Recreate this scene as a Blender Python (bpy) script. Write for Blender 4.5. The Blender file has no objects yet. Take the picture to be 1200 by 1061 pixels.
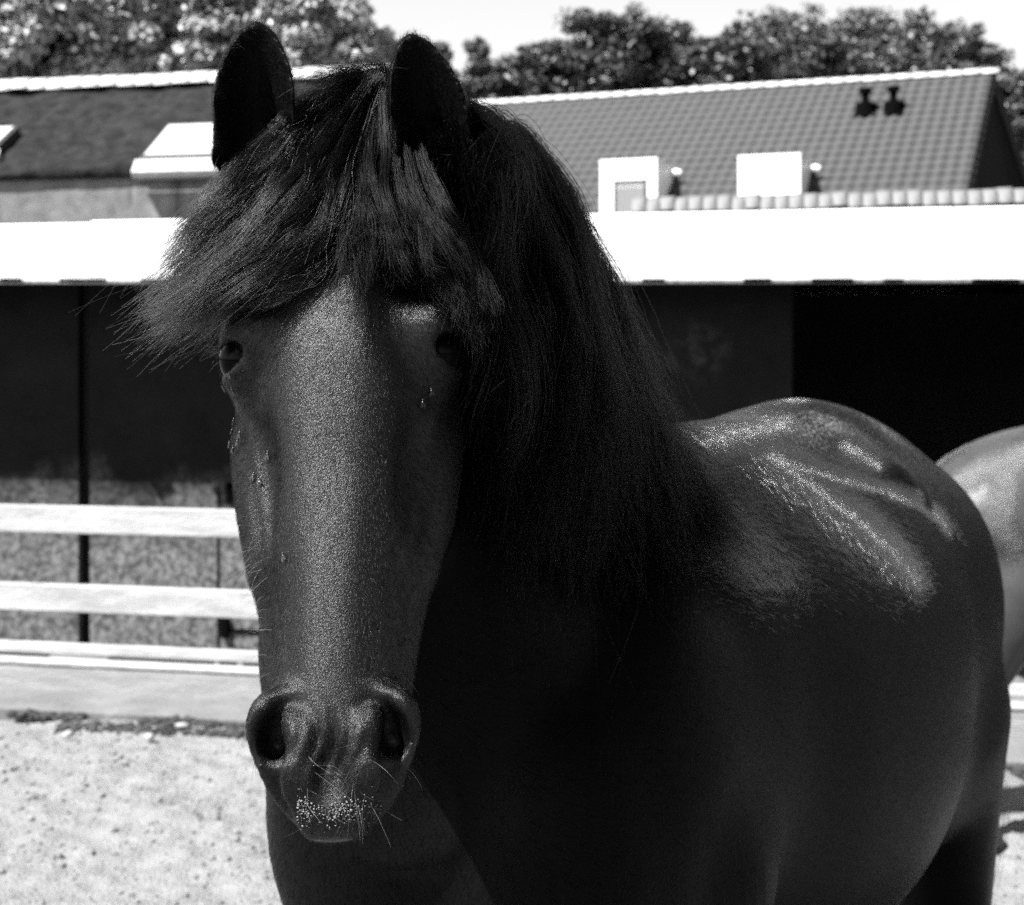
import bpy, math, random
import numpy as np
from mathutils import Vector, Matrix
from mathutils.bvhtree import BVHTree

R = math.radians
random.seed(7)
rng = np.random.default_rng(11)
scene = bpy.context.scene
C = scene.collection

# ------------------------------------------------------------------ camera, sky, sun, exposure
F = 1700.0          # focal length in photograph pixels (1200 wide)
CAMZ, HY = 1.65, 410.0
cam_d = bpy.data.cameras.new('camera')
cam = bpy.data.objects.new('camera', cam_d); C.objects.link(cam)
cam.location = (0, 0, CAMZ); cam.rotation_euler = (R(90), 0, 0)
cam_d.sensor_width = 36; cam_d.lens = 36 * F / 1200
cam_d.shift_y = -(530.5 - HY) / 1200
cam_d.clip_start = 0.05; cam_d.clip_end = 1500
cam_d.dof.use_dof = True; cam_d.dof.focus_distance = 1.30; cam_d.dof.aperture_fstop = 9.0
scene.camera = cam
scene.cycles.use_denoising = False     # keep single hairs and the film-like grain

SUN = Vector((-0.50, -0.31, 0.81)).normalized()
world = bpy.data.worlds.new('World'); scene.world = world; world.use_nodes = True
wn = world.node_tree; wn.nodes.clear()
wo = wn.nodes.new('ShaderNodeOutputWorld'); bg = wn.nodes.new('ShaderNodeBackground')
sk = wn.nodes.new('ShaderNodeTexSky'); sk.sky_type = 'NISHITA'; sk.sun_disc = False
sk.sun_elevation = math.asin(SUN.z); sk.sun_rotation = math.atan2(SUN.x, SUN.y)
sk.dust_density = 6.0; sk.air_density = 1.0
bw = wn.nodes.new('ShaderNodeRGBToBW')
wn.links.new(sk.outputs[0], bw.inputs[0]); # summer haze: paler towards the horizon all round
tcw = wn.nodes.new('ShaderNodeTexCoord'); spw = wn.nodes.new('ShaderNodeSeparateXYZ'); wn.links.new(tcw.outputs['Generated'], spw.inputs[0])
mrw = wn.nodes.new('ShaderNodeMapRange'); mrw.interpolation_type = 'SMOOTHSTEP'
for i_, v_ in zip((1, 2, 3, 4), (.15, .75, 2.15, .22)): mrw.inputs[i_].default_value = v_
wn.links.new(spw.outputs['Z'], mrw.inputs[0])
mulw = wn.nodes.new('ShaderNodeMath'); mulw.operation = 'MULTIPLY'
wn.links.new(bw.outputs[0], mulw.inputs[0]); wn.links.new(mrw.outputs[0], mulw.inputs[1]); wn.links.new(mulw.outputs[0], bg.inputs[0])
wn.links.new(bg.outputs[0], wo.inputs[0]); bg.inputs[1].default_value = 0.06
sun_d = bpy.data.lights.new('sun', 'SUN'); sun_d.energy = 5.0; sun_d.angle = R(0.5); sun_d.color = (1, 1, 1)
sun = bpy.data.objects.new('sun', sun_d); C.objects.link(sun)
sun.rotation_euler = (-SUN).to_track_quat('-Z', 'Y').to_euler()
vs = scene.view_settings
vs.view_transform = 'Standard'; vs.look = 'None'; vs.gamma = 1; vs.use_curve_mapping = False; vs.exposure = 1.85

# ------------------------------------------------------------------ helpers
def at(px, py, D0, t=0.2):
    """a point on the upright plane y = D0 - t x, seen at this place of the photograph"""
    u = (px - 600) / F; D = D0 / (1 + t * u)
    return Vector((u * D, D, CAMZ - (py - HY) / F * D))
def tag(o, label=None, cat=None, group=None, kind=None):
    if label: o['label'] = label
    if cat: o['category'] = cat
    if group: o['group'] = group
    if kind: o['kind'] = kind
    return o
def empty(name, loc, label=None, cat=None, group=None):
    o = bpy.data.objects.new(name, None); C.objects.link(o); o.location = loc
    o.empty_display_size = .1
    return tag(o, label, cat, group)
def mesh_np(name, V, Q):
    """V (n,3) array, Q list/array of equal-sized faces"""
    me = bpy.data.meshes.new(name)
    V = np.asarray(V, np.float32); Q = np.asarray(Q, np.int32)
    k = Q.shape[1]
    me.vertices.add(len(V)); me.vertices.foreach_set('co', V.ravel())
    me.loops.add(Q.size); me.loops.foreach_set('vertex_index', Q.ravel())
    me.polygons.add(len(Q)); me.polygons.foreach_set('loop_start', np.arange(0, Q.size, k, dtype=np.int32))
    me.polygons.foreach_set('loop_total', np.full(len(Q), k, np.int32))
    me.update(calc_edges=True); me.validate()
    return me
def smooth(me, on=True):
    me.polygons.foreach_set('use_smooth', np.full(len(me.polygons), on)); me.update()
class MB:
    def __init__(s): s.v = []; s.f = []
    def add(s, vs, fs):
        b = len(s.v); s.v += [tuple(v) for v in vs]; s.f += [tuple(i + b for i in f) for f in fs]
        return s
    def hexa(s, p):
        """8 corners: bottom four counter-clockwise, then top four"""
        return s.add(p, [(3, 2, 1, 0), (4, 5, 6, 7), (0, 1, 5, 4), (1, 2, 6, 5), (2, 3, 7, 6), (3, 0, 4, 7)])
    def board(s, a, b, th, z0, z1, z0b=None, z1b=None):
        """upright board from a to b (xy), thickness th away from the camera"""
        a = Vector((a[0], a[1])); b = Vector((b[0], b[1])); d = (b - a).normalized()
        nrm = Vector((-d.y, d.x)) * th
        z0b = z0 if z0b is None else z0b; z1b = z1 if z1b is None else z1b
        p = [(*a, z0), (*b, z0b), (*(b + nrm), z0b), (*(a + nrm), z0), (*a, z1), (*b, z1b), (*(b + nrm), z1b), (*(a + nrm), z1)]
        return s.hexa(p)
    def box(s, c, h):
        x, y, z = c; a, b, d = h
        return s.hexa([(x-a,y-b,z-d),(x+a,y-b,z-d),(x+a,y+b,z-d),(x-a,y+b,z-d),(x-a,y-b,z+d),(x+a,y-b,z+d),(x+a,y+b,z+d),(x-a,y+b,z+d)])
    def tube(s, pts, rad, n=8):
        pts = [Vector(p) for p in pts]; rad = rad if hasattr(rad, '__len__') else [rad] * len(pts)
        vs, fs = [], []
        for i, p in enumerate(pts):
            d = (pts[min(i+1, len(pts)-1)] - pts[max(i-1, 0)]).normalized()
            u = d.orthogonal().normalized() if i == 0 else (u - d * u.dot(d)).normalized()
            w = d.cross(u)
            for k in range(n):
                an = 2 * math.pi * k / n
                vs.append(p + (u * math.cos(an) + w * math.sin(an)) * rad[i])
        for i in range(len(pts) - 1):
            for k in range(n):
                fs.append((i*n+k, i*n+(k+1) % n, (i+1)*n+(k+1) % n, (i+1)*n+k))
        fs.append(tuple(range(n))[::-1]); fs.append(tuple((len(pts)-1)*n+k for k in range(n)))
        return s.add(vs, fs)
    def build(s, name, mat, parent=None, bevel=0, sm=False):
        me = bpy.data.meshes.new(name); me.from_pydata(s.v, [], s.f); me.update()
        return obj(name, me, mat, parent, bevel, sm)
def obj(name, me, mat, parent=None, bevel=0, sm=False):
    o = bpy.data.objects.new(name, me); C.objects.link(o)
    if mat and not me.materials: me.materials.append(mat)
    if parent:
        o.parent = parent
        o.matrix_parent_inverse = Matrix.Translation(-parent.location)
    if sm: smooth(me)
    if bevel:
        m = o.modifiers.new('b', 'BEVEL'); m.width = bevel; m.segments = 2; m.limit_method = 'ANGLE'
    return o
def dup(o, parent=None):
    c = o.copy(); C.objects.link(c)
    if parent: c.parent = parent
    return c

def material(name, base, rough=.7, noise=None, var=.3, bump=0, bscale=None, spec=.3, stretch=(1, 1, 1), extra=None, detail=6):
    m = bpy.data.materials.new(name); m.use_nodes = True
    nt = m.node_tree; b = nt.nodes['Principled BSDF']
    b.inputs['Roughness'].default_value = rough; b.inputs['Specular IOR Level'].default_value = spec
    b.inputs['Base Color'].default_value = (base, base, base, 1)
    if noise:
        tc = nt.nodes.new('ShaderNodeTexCoord'); mp = nt.nodes.new('ShaderNodeMapping'); mp.inputs['Scale'].default_value = stretch
        nt.links.new(tc.outputs['Object'], mp.inputs['Vector'])
        nz = nt.nodes.new('ShaderNodeTexNoise'); nz.inputs['Scale'].default_value = noise; nz.inputs['Detail'].default_value = detail
        nz.inputs['Roughness'].default_value = .65
        nt.links.new(mp.outputs[0], nz.inputs['Vector'])
        cr = nt.nodes.new('ShaderNodeValToRGB')
        lo, hi = base * (1 - var), base * (1 + var)
        cr.color_ramp.elements[0].position = .3; cr.color_ramp.elements[1].position = .7
        cr.color_ramp.elements[0].color = (lo, lo, lo, 1); cr.color_ramp.elements[1].color = (hi, hi, hi, 1)
        nt.links.new(nz.outputs['Fac'], cr.inputs[0])
        out = cr.outputs[0]
        if extra: out = extra(nt, mp, out)
        nt.links.new(out, b.inputs['Base Color'])
        if bump:
            n2 = nt.nodes.new('ShaderNodeTexNoise'); n2.inputs['Scale'].default_value = bscale or noise * 3; n2.inputs['Detail'].default_value = 5
            nt.links.new(mp.outputs[0], n2.inputs['Vector'])
            bp = nt.nodes.new('ShaderNodeBump'); bp.inputs['Strength'].default_value = bump; bp.inputs['Distance'].default_value = .02
            nt.links.new(n2.outputs['Fac'], bp.inputs['Height']); nt.links.new(bp.outputs[0], b.inputs['Normal'])
    return m
def math_node(nt, op, a, b=None, c=None, clamp=False):
    n = nt.nodes.new('ShaderNodeMath'); n.operation = op; n.use_clamp = clamp
    for i, v in enumerate((a, b, c)):
        if v is None: continue
        if isinstance(v, (int, float)): n.inputs[i].default_value = v
        else: nt.links.new(v, n.inputs[i])
    return n.outputs[0]
def mix_col(nt, fac, a, b):
    n = nt.nodes.new('ShaderNodeMix'); n.data_type = 'RGBA'
    for sock, v in ((n.inputs[0], fac), (n.inputs[6], a), (n.inputs[7], b)):
        if isinstance(v, (int, float)): sock.default_value = v if sock.type == 'VALUE' else (v, v, v, 1)
        else: nt.links.new(v, sock)
    return n.outputs[2]

# materials of the place
def door_dirt_and_shade(nt, mp, col):
    """dry splashed sand on the lower part of the dark doors, and scuffs"""
    tc = nt.nodes.new('ShaderNodeTexCoord'); sp = nt.nodes.new('ShaderNodeSeparateXYZ')
    nt.links.new(tc.outputs['Object'], sp.inputs[0])
    nz = nt.nodes.new('ShaderNodeTexNoise'); nz.inputs['Scale'].default_value = 3; nz.inputs['Detail'].default_value = 5
    nt.links.new(tc.outputs['Object'], nz.inputs['Vector'])
    h = math_node(nt, 'MULTIPLY_ADD', nz.outputs['Fac'], .7, -.35)
    z = math_node(nt, 'ADD', sp.outputs['Z'], h)
    mr = nt.nodes.new('ShaderNodeMapRange'); mr.inputs[1].default_value = 1.02; mr.inputs[2].default_value = .55  # fade follows the eave shadow and deepens it in the colour
    nt.links.new(z, mr.inputs[0])
    sp2 = nt.nodes.new('ShaderNodeTexNoise'); sp2.inputs['Scale'].default_value = 26; sp2.inputs['Detail'].default_value = 8; sp2.inputs['Roughness'].default_value = .8
    nt.links.new(tc.outputs['Object'], sp2.inputs['Vector'])
    cr = nt.nodes.new('ShaderNodeMapRange'); cr.inputs[1].default_value = .43; cr.inputs[2].default_value = .58
    nt.links.new(sp2.outputs['Fac'], cr.inputs[0])
    f = math_node(nt, 'MULTIPLY', mr.outputs[0], cr.outputs[0])
    f = math_node(nt, 'MULTIPLY_ADD', mr.outputs[0], .22, math_node(nt, 'MULTIPLY', f, .78))
    return mix_col(nt, f, col, .15)
M = {}
M['door'] = material('black_stained_door', 0.0054, .6, 4, .5, .25, 30, .06, extra=door_dirt_and_shade)
M['door2'] = material('dark_panel', 0.0054, .55, 3, .6, .2, 30, .08)
def panel_reflection(nt, mp, col):  # paler blotch painted for the reflection in the panel
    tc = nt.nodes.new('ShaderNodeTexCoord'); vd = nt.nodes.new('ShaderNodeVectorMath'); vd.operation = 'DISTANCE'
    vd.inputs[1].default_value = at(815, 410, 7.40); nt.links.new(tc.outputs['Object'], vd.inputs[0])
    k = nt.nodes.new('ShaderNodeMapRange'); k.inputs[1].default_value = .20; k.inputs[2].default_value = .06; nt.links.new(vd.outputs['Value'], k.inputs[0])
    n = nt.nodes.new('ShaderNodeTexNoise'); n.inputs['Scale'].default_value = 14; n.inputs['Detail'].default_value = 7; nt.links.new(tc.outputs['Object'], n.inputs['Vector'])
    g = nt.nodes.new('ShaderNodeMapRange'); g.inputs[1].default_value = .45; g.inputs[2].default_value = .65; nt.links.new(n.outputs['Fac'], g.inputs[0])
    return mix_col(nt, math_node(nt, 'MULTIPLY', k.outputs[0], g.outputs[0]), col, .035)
M['wallpanel'] = material('dark_panel_reflection', .006, .55, 3, .6, .2, 30, .08, extra=panel_reflection)
M['gap'] = material('dark_gap', 0.00324, .8, 5, .3)
M['white'] = material('white_paint', 0.72, .45, 6, .05, .05, 40, .4)
M['rail'] = material('weathered_white_rail', 0.275, .6, 4, .30, .3, 25, .3, stretch=(1, 1, 5))
M['sill'] = material('pale_sill', 0.21, .75, 6, .25, .3, 30, .2, stretch=(.6, .6, 4))
M['concrete'] = material('concrete', 0.108, .85, 4, .3, .4, 40, .2)
M['tile'] = material('roof_tile', 0.0324, .7, 7, .25, .15, 40, .3)
M['tile_pale'] = material('pale_ridge_tile', 0.36, .75, 9, .25, .3, 30, .25)
M['tile_grey'] = material('grey_ridge_tile', 0.1134, .75, 9, .35, .3, 30, .25)
M['mortar'] = material('mortar', 0.189, .9, 12, .3, .3)
M['thatch'] = material('reed_thatch', 0.0162, .95, 5, .75, 1.0, 60, .1, stretch=(1.5, 1.5, .8))
def streaks(nt, mp, col):
    tc = nt.nodes.new('ShaderNodeTexCoord'); m2 = nt.nodes.new('ShaderNodeMapping'); m2.inputs['Scale'].default_value = (2.2, 2.2, .12)
    nt.links.new(tc.outputs['Object'], m2.inputs['Vector'])
    nz = nt.nodes.new('ShaderNodeTexNoise'); nz.inputs['Scale'].default_value = 2.4; nz.inputs['Detail'].default_value = 4
    nt.links.new(m2.outputs[0], nz.inputs['Vector'])
    mr = nt.nodes.new('ShaderNodeMapRange'); mr.inputs[1].default_value = .5; mr.inputs[2].default_value = .68
    nt.links.new(nz.outputs['Fac'], mr.inputs[0])
    return mix_col(nt, math_node(nt, 'MULTIPLY', mr.outputs[0], .75), col, .035)
M['render'] = material('streaked_render', 0.15, .9, 7, .3, .6, 50, .15, extra=streaks)
M['render2'] = material('plain_render', 0.115, .9, 6, .35, .6, 50, .15)
M['glass'] = material('roof_glass', 0.435, .08, None, spec=.8)
M['frame'] = material('roof_window_frame', 0.0324, .5, 8, .2)
M['blackmetal'] = material('black_metal', 0.00162, 1, 8, .3, spec=.03)
M['gable'] = material('shaded_boards', 0.00216, .9, 5, .4, .2, 30, spec=.05)  # shade of the gable end put into a near-black base colour
M['pane'] = material('window_pane', 0.162, .2, None, spec=.6)
M['leaf_dark'] = material('dark_leaf', 0.028, .5, 2, .5, spec=.45)
M['leaf_mid'] = material('mid_leaf', 0.055, .5, 2, .5, spec=.45)
M['leaf_pale'] = material('pale_leaf', 0.22, .5, 1.2, .6, spec=.5)
M['bark'] = material('bark', 0.0324, .9, 12, .4, .5)
M['inside'] = material('stable_inside', 0.0108, .9, 4, .4)

# ------------------------------------------------------------------ ground
def sand_extra(nt, mp, col):
    n = nt.nodes.new('ShaderNodeTexNoise'); n.inputs['Scale'].default_value = 34; n.inputs['Detail'].default_value = 7; n.inputs['Roughness'].default_value = .7
    nt.links.new(mp.outputs[0], n.inputs['Vector'])
    mr = nt.nodes.new('ShaderNodeMapRange'); mr.inputs[1].default_value = .56; mr.inputs[2].default_value = .70
    nt.links.new(n.outputs['Fac'], mr.inputs[0])
    return mix_col(nt, math_node(nt, 'MULTIPLY', mr.outputs[0], .45), col, .07)
M['sand'] = material('dry_sand', 0.175, .95, 9, .16, .9, 90, .1, extra=sand_extra)
def vnoise(x, y, seed=0):
    """value noise on a lattice"""
    xi, yi = np.floor(x).astype(int), np.floor(y).astype(int); fx, fy = x - xi, y - yi
    fx, fy = fx*fx*(3-2*fx), fy*fy*(3-2*fy)
    def h(a, b):
        n = (a * 374761393 + b * 668265263 + seed * 974634777) & 0xffffffff
        n = ((n ^ (n >> 13)) * 1274126177) & 0xffffffff
        return ((n ^ (n >> 16)) & 0xffff) / 65535.0
    return (h(xi, yi)*(1-fx)+h(xi+1, yi)*fx)*(1-fy)+(h(xi, yi+1)*(1-fx)+h(xi+1, yi+1)*fx)*fy
def grid_sheet(name, xs, ys, zf, mat):
    X, Y = np.meshgrid(xs, ys); Z = zf(X, Y); nx, ny = len(xs), len(ys)
    i = np.arange(nx*ny).reshape(ny, nx)
    Q = np.stack([i[:-1, :-1], i[:-1, 1:], i[1:, 1:], i[1:, :-1]], -1).reshape(-1, 4)
    me = mesh_np(name, np.stack([X, Y, Z], -1).reshape(-1, 3), Q); smooth(me)
    return obj(name, me, mat)
def sand_h(X, Y):
    z = (vnoise(X*4, Y*4, 1)-.5)*.030 + (vnoise(X*10, Y*10, 2)-.5)*.024 + (vnoise(X*26, Y*26, 3)-.5)*.011 + (vnoise(X*60, Y*60, 4)-.5)*.006
    edge = np.clip((6.35 - 0.2*X - Y) / .5, 0, 1)
    return z * (.35 + .65*edge) - .015
o = grid_sheet('sand', np.arange(-2.6, 2.6, .014), np.arange(3.2, 6.52, .014), sand_h, M['sand']); tag(o, kind='structure')
me = MB().add([(-400, -60, -.06), (400, -60, -.06), (400, 900, -.06), (-400, 900, -.06)], [(0, 1, 2, 3)])
o = me.build('ground', M['sand']); tag(o, kind='structure')

# concrete strip before the fence, a real slab edge
def xyline(D0, x):      # y on the line of the yard's long side
    return D0 - .2 * x
def strip(name, d0, d1, z0, z1, mat, x0=-6, x1=6, parent=None):
    p = [(x0, xyline(d0, x0), z0), (x1, xyline(d0, x1), z0), (x1, xyline(d1, x1), z0), (x0, xyline(d1, x0), z0)]
    return MB().hexa(p + [(a, b, z1) for a, b, _ in p]).build(name, mat, parent, .006)
o = strip('concrete_path', 6.22, 9.3, -.2, .0, M['concrete']); tag(o, kind='structure')

# clods and litter: stuff
def lumps(name, pts, mat, rmin, rmax, flat=.6):
    V, Fc = [], []
    base = np.array([(0,0,1),(.9,0,.4),(.28,.85,.45),(-.72,.53,.4),(-.7,-.55,.45),(.3,-.85,.4),(.8,.4,-.4),(-.2,.9,-.4),(-.9,0,-.4),(-.2,-.9,-.4),(.7,-.5,-.4),(0,0,-1)])
    fs = [(0,1,2),(0,2,3),(0,3,4),(0,4,5),(0,5,1),(1,6,2),(2,7,3),(3,8,4),(4,9,5),(5,10,1),(2,6,7),(3,7,8),(4,8,9),(5,9,10),(1,10,6),(6,11,7),(7,11,8),(8,11,9),(9,11,10),(10,11,6)]
    for i, p in enumerate(pts):
        r = rmin + (rmax-rmin)*rng.random()**3
        a = rng.random()*6.28; c, s = math.cos(a), math.sin(a)
        b = base * (r*(.7+.6*rng.random(3)))*np.array([1, 1, flat]) * (1+.25*rng.standard_normal((12, 1)))
        b = np.stack([b[:, 0]*c-b[:, 1]*s, b[:, 0]*s+b[:, 1]*c, b[:, 2]], 1) + p
        V.append(b); Fc += [[k + 12*i for k in f] for f in fs]
    return obj(name, mesh_np(name, np.concatenate(V), Fc), mat)
x = rng.uniform(-2.2, 2.4, 4200); y = rng.uniform(3.9, 6.35, 4200)
x2 = rng.uniform(-2.2, 2.4, 1000); y2 = rng.uniform(3.9, 6.3, 1000)
o = lumps('dark_crumbs', np.stack([x2, y2, sand_h(x2, y2)+.001], 1), material('dark_crumb', .035, .95, 15, .6), .0015, .006); tag(o, kind='stuff')
o = lumps('sand_clods', np.stack([x, y, sand_h(x, y)+.002], 1), M['sand'], .002, .015); tag(o, kind='stuff')
M['debris'] = material('dark_litter', 0.027, .95, 15, .6)
x = rng.uniform(-3, 2.4, 5000); row = rng.random(5000) > .45; y = xyline(6.19, x) + rng.normal(0, .032, 5000) - np.where(row, .13, 0) - .10*(vnoise(x*2.2, x*0, 9)-.3)
keep = vnoise(x*2.3+np.where(row, 40, 0), x*0+3, 5) > .42; x, y = x[keep], y[keep]
o = lumps('dark_litter', np.stack([x, y, sand_h(x, y)+.004], 1), M['debris'], .006, .03, .5); tag(o, kind='stuff')
st = material('pale_stone', .24, .8, 12, .2)
for k, (px, py) in enumerate(((175, 866), (215, 852), (80, 862))):
    D = CAMZ / ((py - HY) / F)
    o = lumps('stone', [((px-600)/F*D, D, .005)], st, .03, .034, .55)
    tag(o, ('pale flat stone on the sand beside the dark litter line, larger one', 'small pale stone lying close to the concrete edge', 'pale stone on the sand at far left of the litter line')[k], 'stone', 'loose stones by the concrete edge')

# ------------------------------------------------------------------ fence
fence = empty('rail_fence', (at(150, 800, 6.7).x, at(150, 800, 6.7).y, 0), 'white horizontal rail fence in front of the dark stable doors', 'fence')
def zat(px, py, D0, t=.2): return at(px, py, D0, t).z
XL, XR = -4.5, 4.5
for (d0, py0, py1, th, m) in ((6.70, 593, 625, .035, 'rail'), (6.70, 685, 717, .035, 'rail'), (6.70, 754, 766, .035, 'rail')):
    z1, z0 = zat(60, py0, d0), zat(60, py1, d0)
    xs = [XL, .85, XR]
    for a, b in zip(xs, xs[1:]):
        MB().board((a+.003, xyline(d0, a)), (b-.003, xyline(d0, b)), th, z0, z1).build('rail', M[m], fence, .006)
for x in (-4.2, -.55, .85, 2.9):
    y = xyline(6.742, x)
    MB().board((x-.05, y+.01), (x+.05, y-.01), .09, -.05, 1.02).build('post', M['rail'], fence, .006)
for a, b in ((-300, 56), (126, 250), (256, 276), (284, 330), (340, 600)):     # dark slits under the lowest rail
    p, q_ = at(a, 770, 6.69), at(b, 770, 6.69)
    MB().board(p, q_, .02, zat(60, 777, 6.69), zat(60, 768, 6.69)).build('slit_board', M['gap'], fence)
z1, z0 = zat(60, 780, 6.60), -.02
MB().board((XL, xyline(6.60, XL)), (XR, xyline(6.60, XR)), .12, z0, z1).build('sill_beam', M['sill'], fence, .008)
MB().board((XL, xyline(6.593, XL)), (XR, xyline(6.593, XR)), .10, z1+.001, z1+.018).build('sill_cap', M['rail'], fence, .004)

# ------------------------------------------------------------------ the stable with its canopy
stable = empty('stable', (0, 7.55, 0), 'low dark stable with a wide white fascia and dusty black sliding doors', 'stable')
DW = 7.38
zf0, zf1 = 2.00, 2.30
def panel(name, px0, px1, d0, z0, z1, th, mat, bev=.004):
    a, b = at(px0, 500, d0), at(px1, 500, d0)
    return MB().board(a, b, th, z0, z1).build(name, mat, stable, bev)
# doors (left) and the right wall panel
for k, (a, b) in enumerate(((-420, -140), (-136, 92), (105, 330), (336, 560), (566, 744))):
    o = panel('door', a, b, DW, .03, 2.04, .05, M['door'])
    if k in (1, 2):   # framing battens of the sliding doors
        pass
for px in (98.5,):
    panel('door_gap', 90, 107, DW+.06, .02, 2.04, .03, M['gap'])
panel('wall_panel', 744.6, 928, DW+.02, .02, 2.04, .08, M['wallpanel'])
# latches and strap on the second door
def bit(name, px0, py0, px1, py1, d0, th, mat, bev=.002):
    a, b = at(px0, py0, d0), at(px1, py0, d0); z1 = a.z; z0 = at(px0, py1, d0).z
    return MB().board(a, b, th, z0, z1).build(name, mat, stable, bev)
bit('latch', 258, 722, 266, 748, DW-.03, .03, M['blackmetal']); bit('latch_bar', 266.5, 737, 330, 741, DW-.012, .012, M['blackmetal'])
bit('latch', 264, 566, 270, 590, DW-.03, .03, M['blackmetal']); bit('door_bar', 254, 570, 256, 768, DW-.008, .008, M['door2'])
# black inside seen through the opening: side walls, back wall, floor and ceiling
a0, a1 = at(928, 500, DW+.1), at(1560, 500, DW+.1)
dn = Vector((.2, 1)).normalized()
room = MB()
def q(p, d): return (p.x + dn.x*d, p.y + dn.y*d)
room.board(q(a0, 3.2), q(a1, 3.2), .08, 0, 2.04)
room.board(q(a0, 0), q(a0, 3.2), .08, 0, 2.04); room.board(q(a1, 3.2), q(a1, 0), .08, 0, 2.04)
room.build('inner_wall', M['inside'], stable)
panel('front_wall', 1560, 2100, DW+.02, 0, 2.04, .1, M['door2'])
fl = at(-420, 500, DW-.02); fr = at(2100, 500, DW-.02)
# canopy: flat roof slab with ceiling from the fascia to the back of the stable
DF = 6.85
xa, xb = at(-450, 300, DF).x, at(2100, 300, DF).x
def slab(name, d0, d1, z0, z1, mat, xa=xa, xb=xb, bev=.004, parent=stable):
    p = [(xa, xyline(d0, xa), z0), (xb, xyline(d0, xb), z0), (xb, xyline(d1, xb), z0), (xa, xyline(d1, xa), z0)]
    return MB().hexa(p + [(a, b, z1) for a, b, _ in p]).build(name, mat, parent, bev)
slab('canopy_ceiling', DF+.06, 11.2, 2.05, 2.10, M['door2'])
slab('canopy_roof', DF+.06, 11.3, 2.12, 2.26, M['concrete'])
slab('back_wall', 11.2, 11.28, 0, 2.04, M['inside'])
# fascia in separate white sheets, a little uneven
cuts = [-450, -150, 106, 330, 560, 742, 930, 1118, 1330, 1700, 2100]
for k, (a, b) in enumerate(zip(cuts, cuts[1:])):
    pa, pb = at(a, 300, DF + .004*(k % 2)), at(b, 300, DF + .004*(k % 2))
    top = zat(a+1, 266, DF) if b <= 106 else (zat(a, 259, DF) if b <= 560 else 2.30)
    if b > 560: top = 2.285
    z0a, z0b = zat(a, 325, DF), zat(b, 325 if b < 600 else 325-3*(b-600)/600, DF)
    MB().board((pa.x+.002, pa.y), (pb.x-.002, pb.y), .05, z0a, top, z0b, top).build('fascia_sheet', M['white'], stable, .004)
# thin gutter strip under the fascia, with dark clips
a, b = at(-450, 326, DF-.01), at(600, 326, DF-.01); c = at(2100, 320, DF-.01)
MB().tube([(a.x, a.y+.02, a.z-.012), (b.x, b.y+.02, b.z-.012), (c.x, c.y+.02, c.z-.012)], .017, 8).build('gutter_bead', M['tile_pale'], stable)
for px in range(20, 1300, 95):
    pp = at(px + random.uniform(-20, 20), 326, DF-.02)
    MB().box((pp.x, pp.y, pp.z-.012), (.03+random.random()*.16, .024, .006+random.random()*.006)).build('gutter_clip', M['blackmetal'], stable)
# row of half-round cap tiles on the right part of the canopy
def cap_tile_mesh(w, r, th=.012):
    """half-round tile along local x, width w, slightly flared"""
    n = 6; vs, fs = [], []
    for i, x in enumerate((0, w*1.06)):
        for rr in (r*(1+.04*i), r*(1+.04*i)-th):
            for k in range(n+1):
                an = math.pi*k/n; vs.append((x, -rr*math.cos(an), rr*math.sin(an)*.9))
    m = n+1
    for k in range(n):
        fs += [(k, k+1, 2*m+k+1, 2*m+k), (m+k+1, m+k, 3*m+k, 3*m+k+1), (k+1, k, m+k, m+k+1), (2*m+k, 2*m+k+1, 3*m+k+1, 3*m+k)]
    me = bpy.data.meshes.new('cap_tile'); me.from_pydata(vs, [], [f[::-1] for f in fs]); me.update(); smooth(me)
    return me
def cap_row(parent, name, p0, p1, n, r, mat, jit=.004):
    d = (p1-p0); w = d.length/n; me = cap_tile_mesh(w, r); me.materials.append(mat)
    ang = math.atan2(d.y, d.x); pitch = -math.asin(d.z/d.length)
    for i in range(n):
        p = p0 + d*(i/n)
        o = obj(name, me, mat, parent)
        o.location = p + Vector((0, 0, random.uniform(-jit, jit))); o.rotation_euler = (random.uniform(-.04, .04), pitch+random.uniform(-.02, .02), ang+random.uniform(-.01, .01))
p0, p1 = at(742, 250, DF+.10), at(1330, 241, DF+.10); p0.z = p1.z = 2.292
p1.z = 2.305
cap_row(stable, 'cap_tile', p0, p1, 34, .08, M['tile_grey'])
p0, p1 = at(-440, 262, DF+.1), at(104, 262, DF+.1)

# ------------------------------------------------------------------ left building with reed thatch
DL = 14.0
def lp(px, py, d): return at(px, py, d)
lb = empty('thatched_house', (at(100, 300, DL).x, DL, 0), 'low house with dark thatched roof, pale ridge tiles and skylights', 'house')
XA, XB = at(-350, 200, DL).x, at(455, 200, DL).x
zE = zat(60, 193, DL); slope = math.tan(R(33))
# ridge where the roof seen at y=105
dr = DL
while (zE + (dr-DL)*slope - CAMZ)/ (dr/(1+.2*(60-600)/F)) * F < HY-103: dr += .01
zR = zE + (dr-DL)*slope
def lw(x, d, z): return (x, xyline(d, x), z)
def wallbox(d0, d1, z0, z1, x0, x1): 
    p = [lw(x0, d0, z0), lw(x1, d0, z0), lw(x1, d1, z0), lw(x0, d1, z0)]
    return p + [lw(x0, d0, z1), lw(x1, d0, z1), lw(x1, d1, z1), lw(x0, d1, z1)]
xs1 = at(156, 230, DL).x
MB().hexa(wallbox(DL-.02, 2*dr-DL-.25, 0, zE-.12, XA+.2, xs1)).build('wall', M['render2'], lb)
MB().hexa(wallbox(DL-.024, 2*dr-DL-.246, 0, zE-.122, xs1+.002, XB-.2)).build('wall', M['render'], lb)
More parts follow.
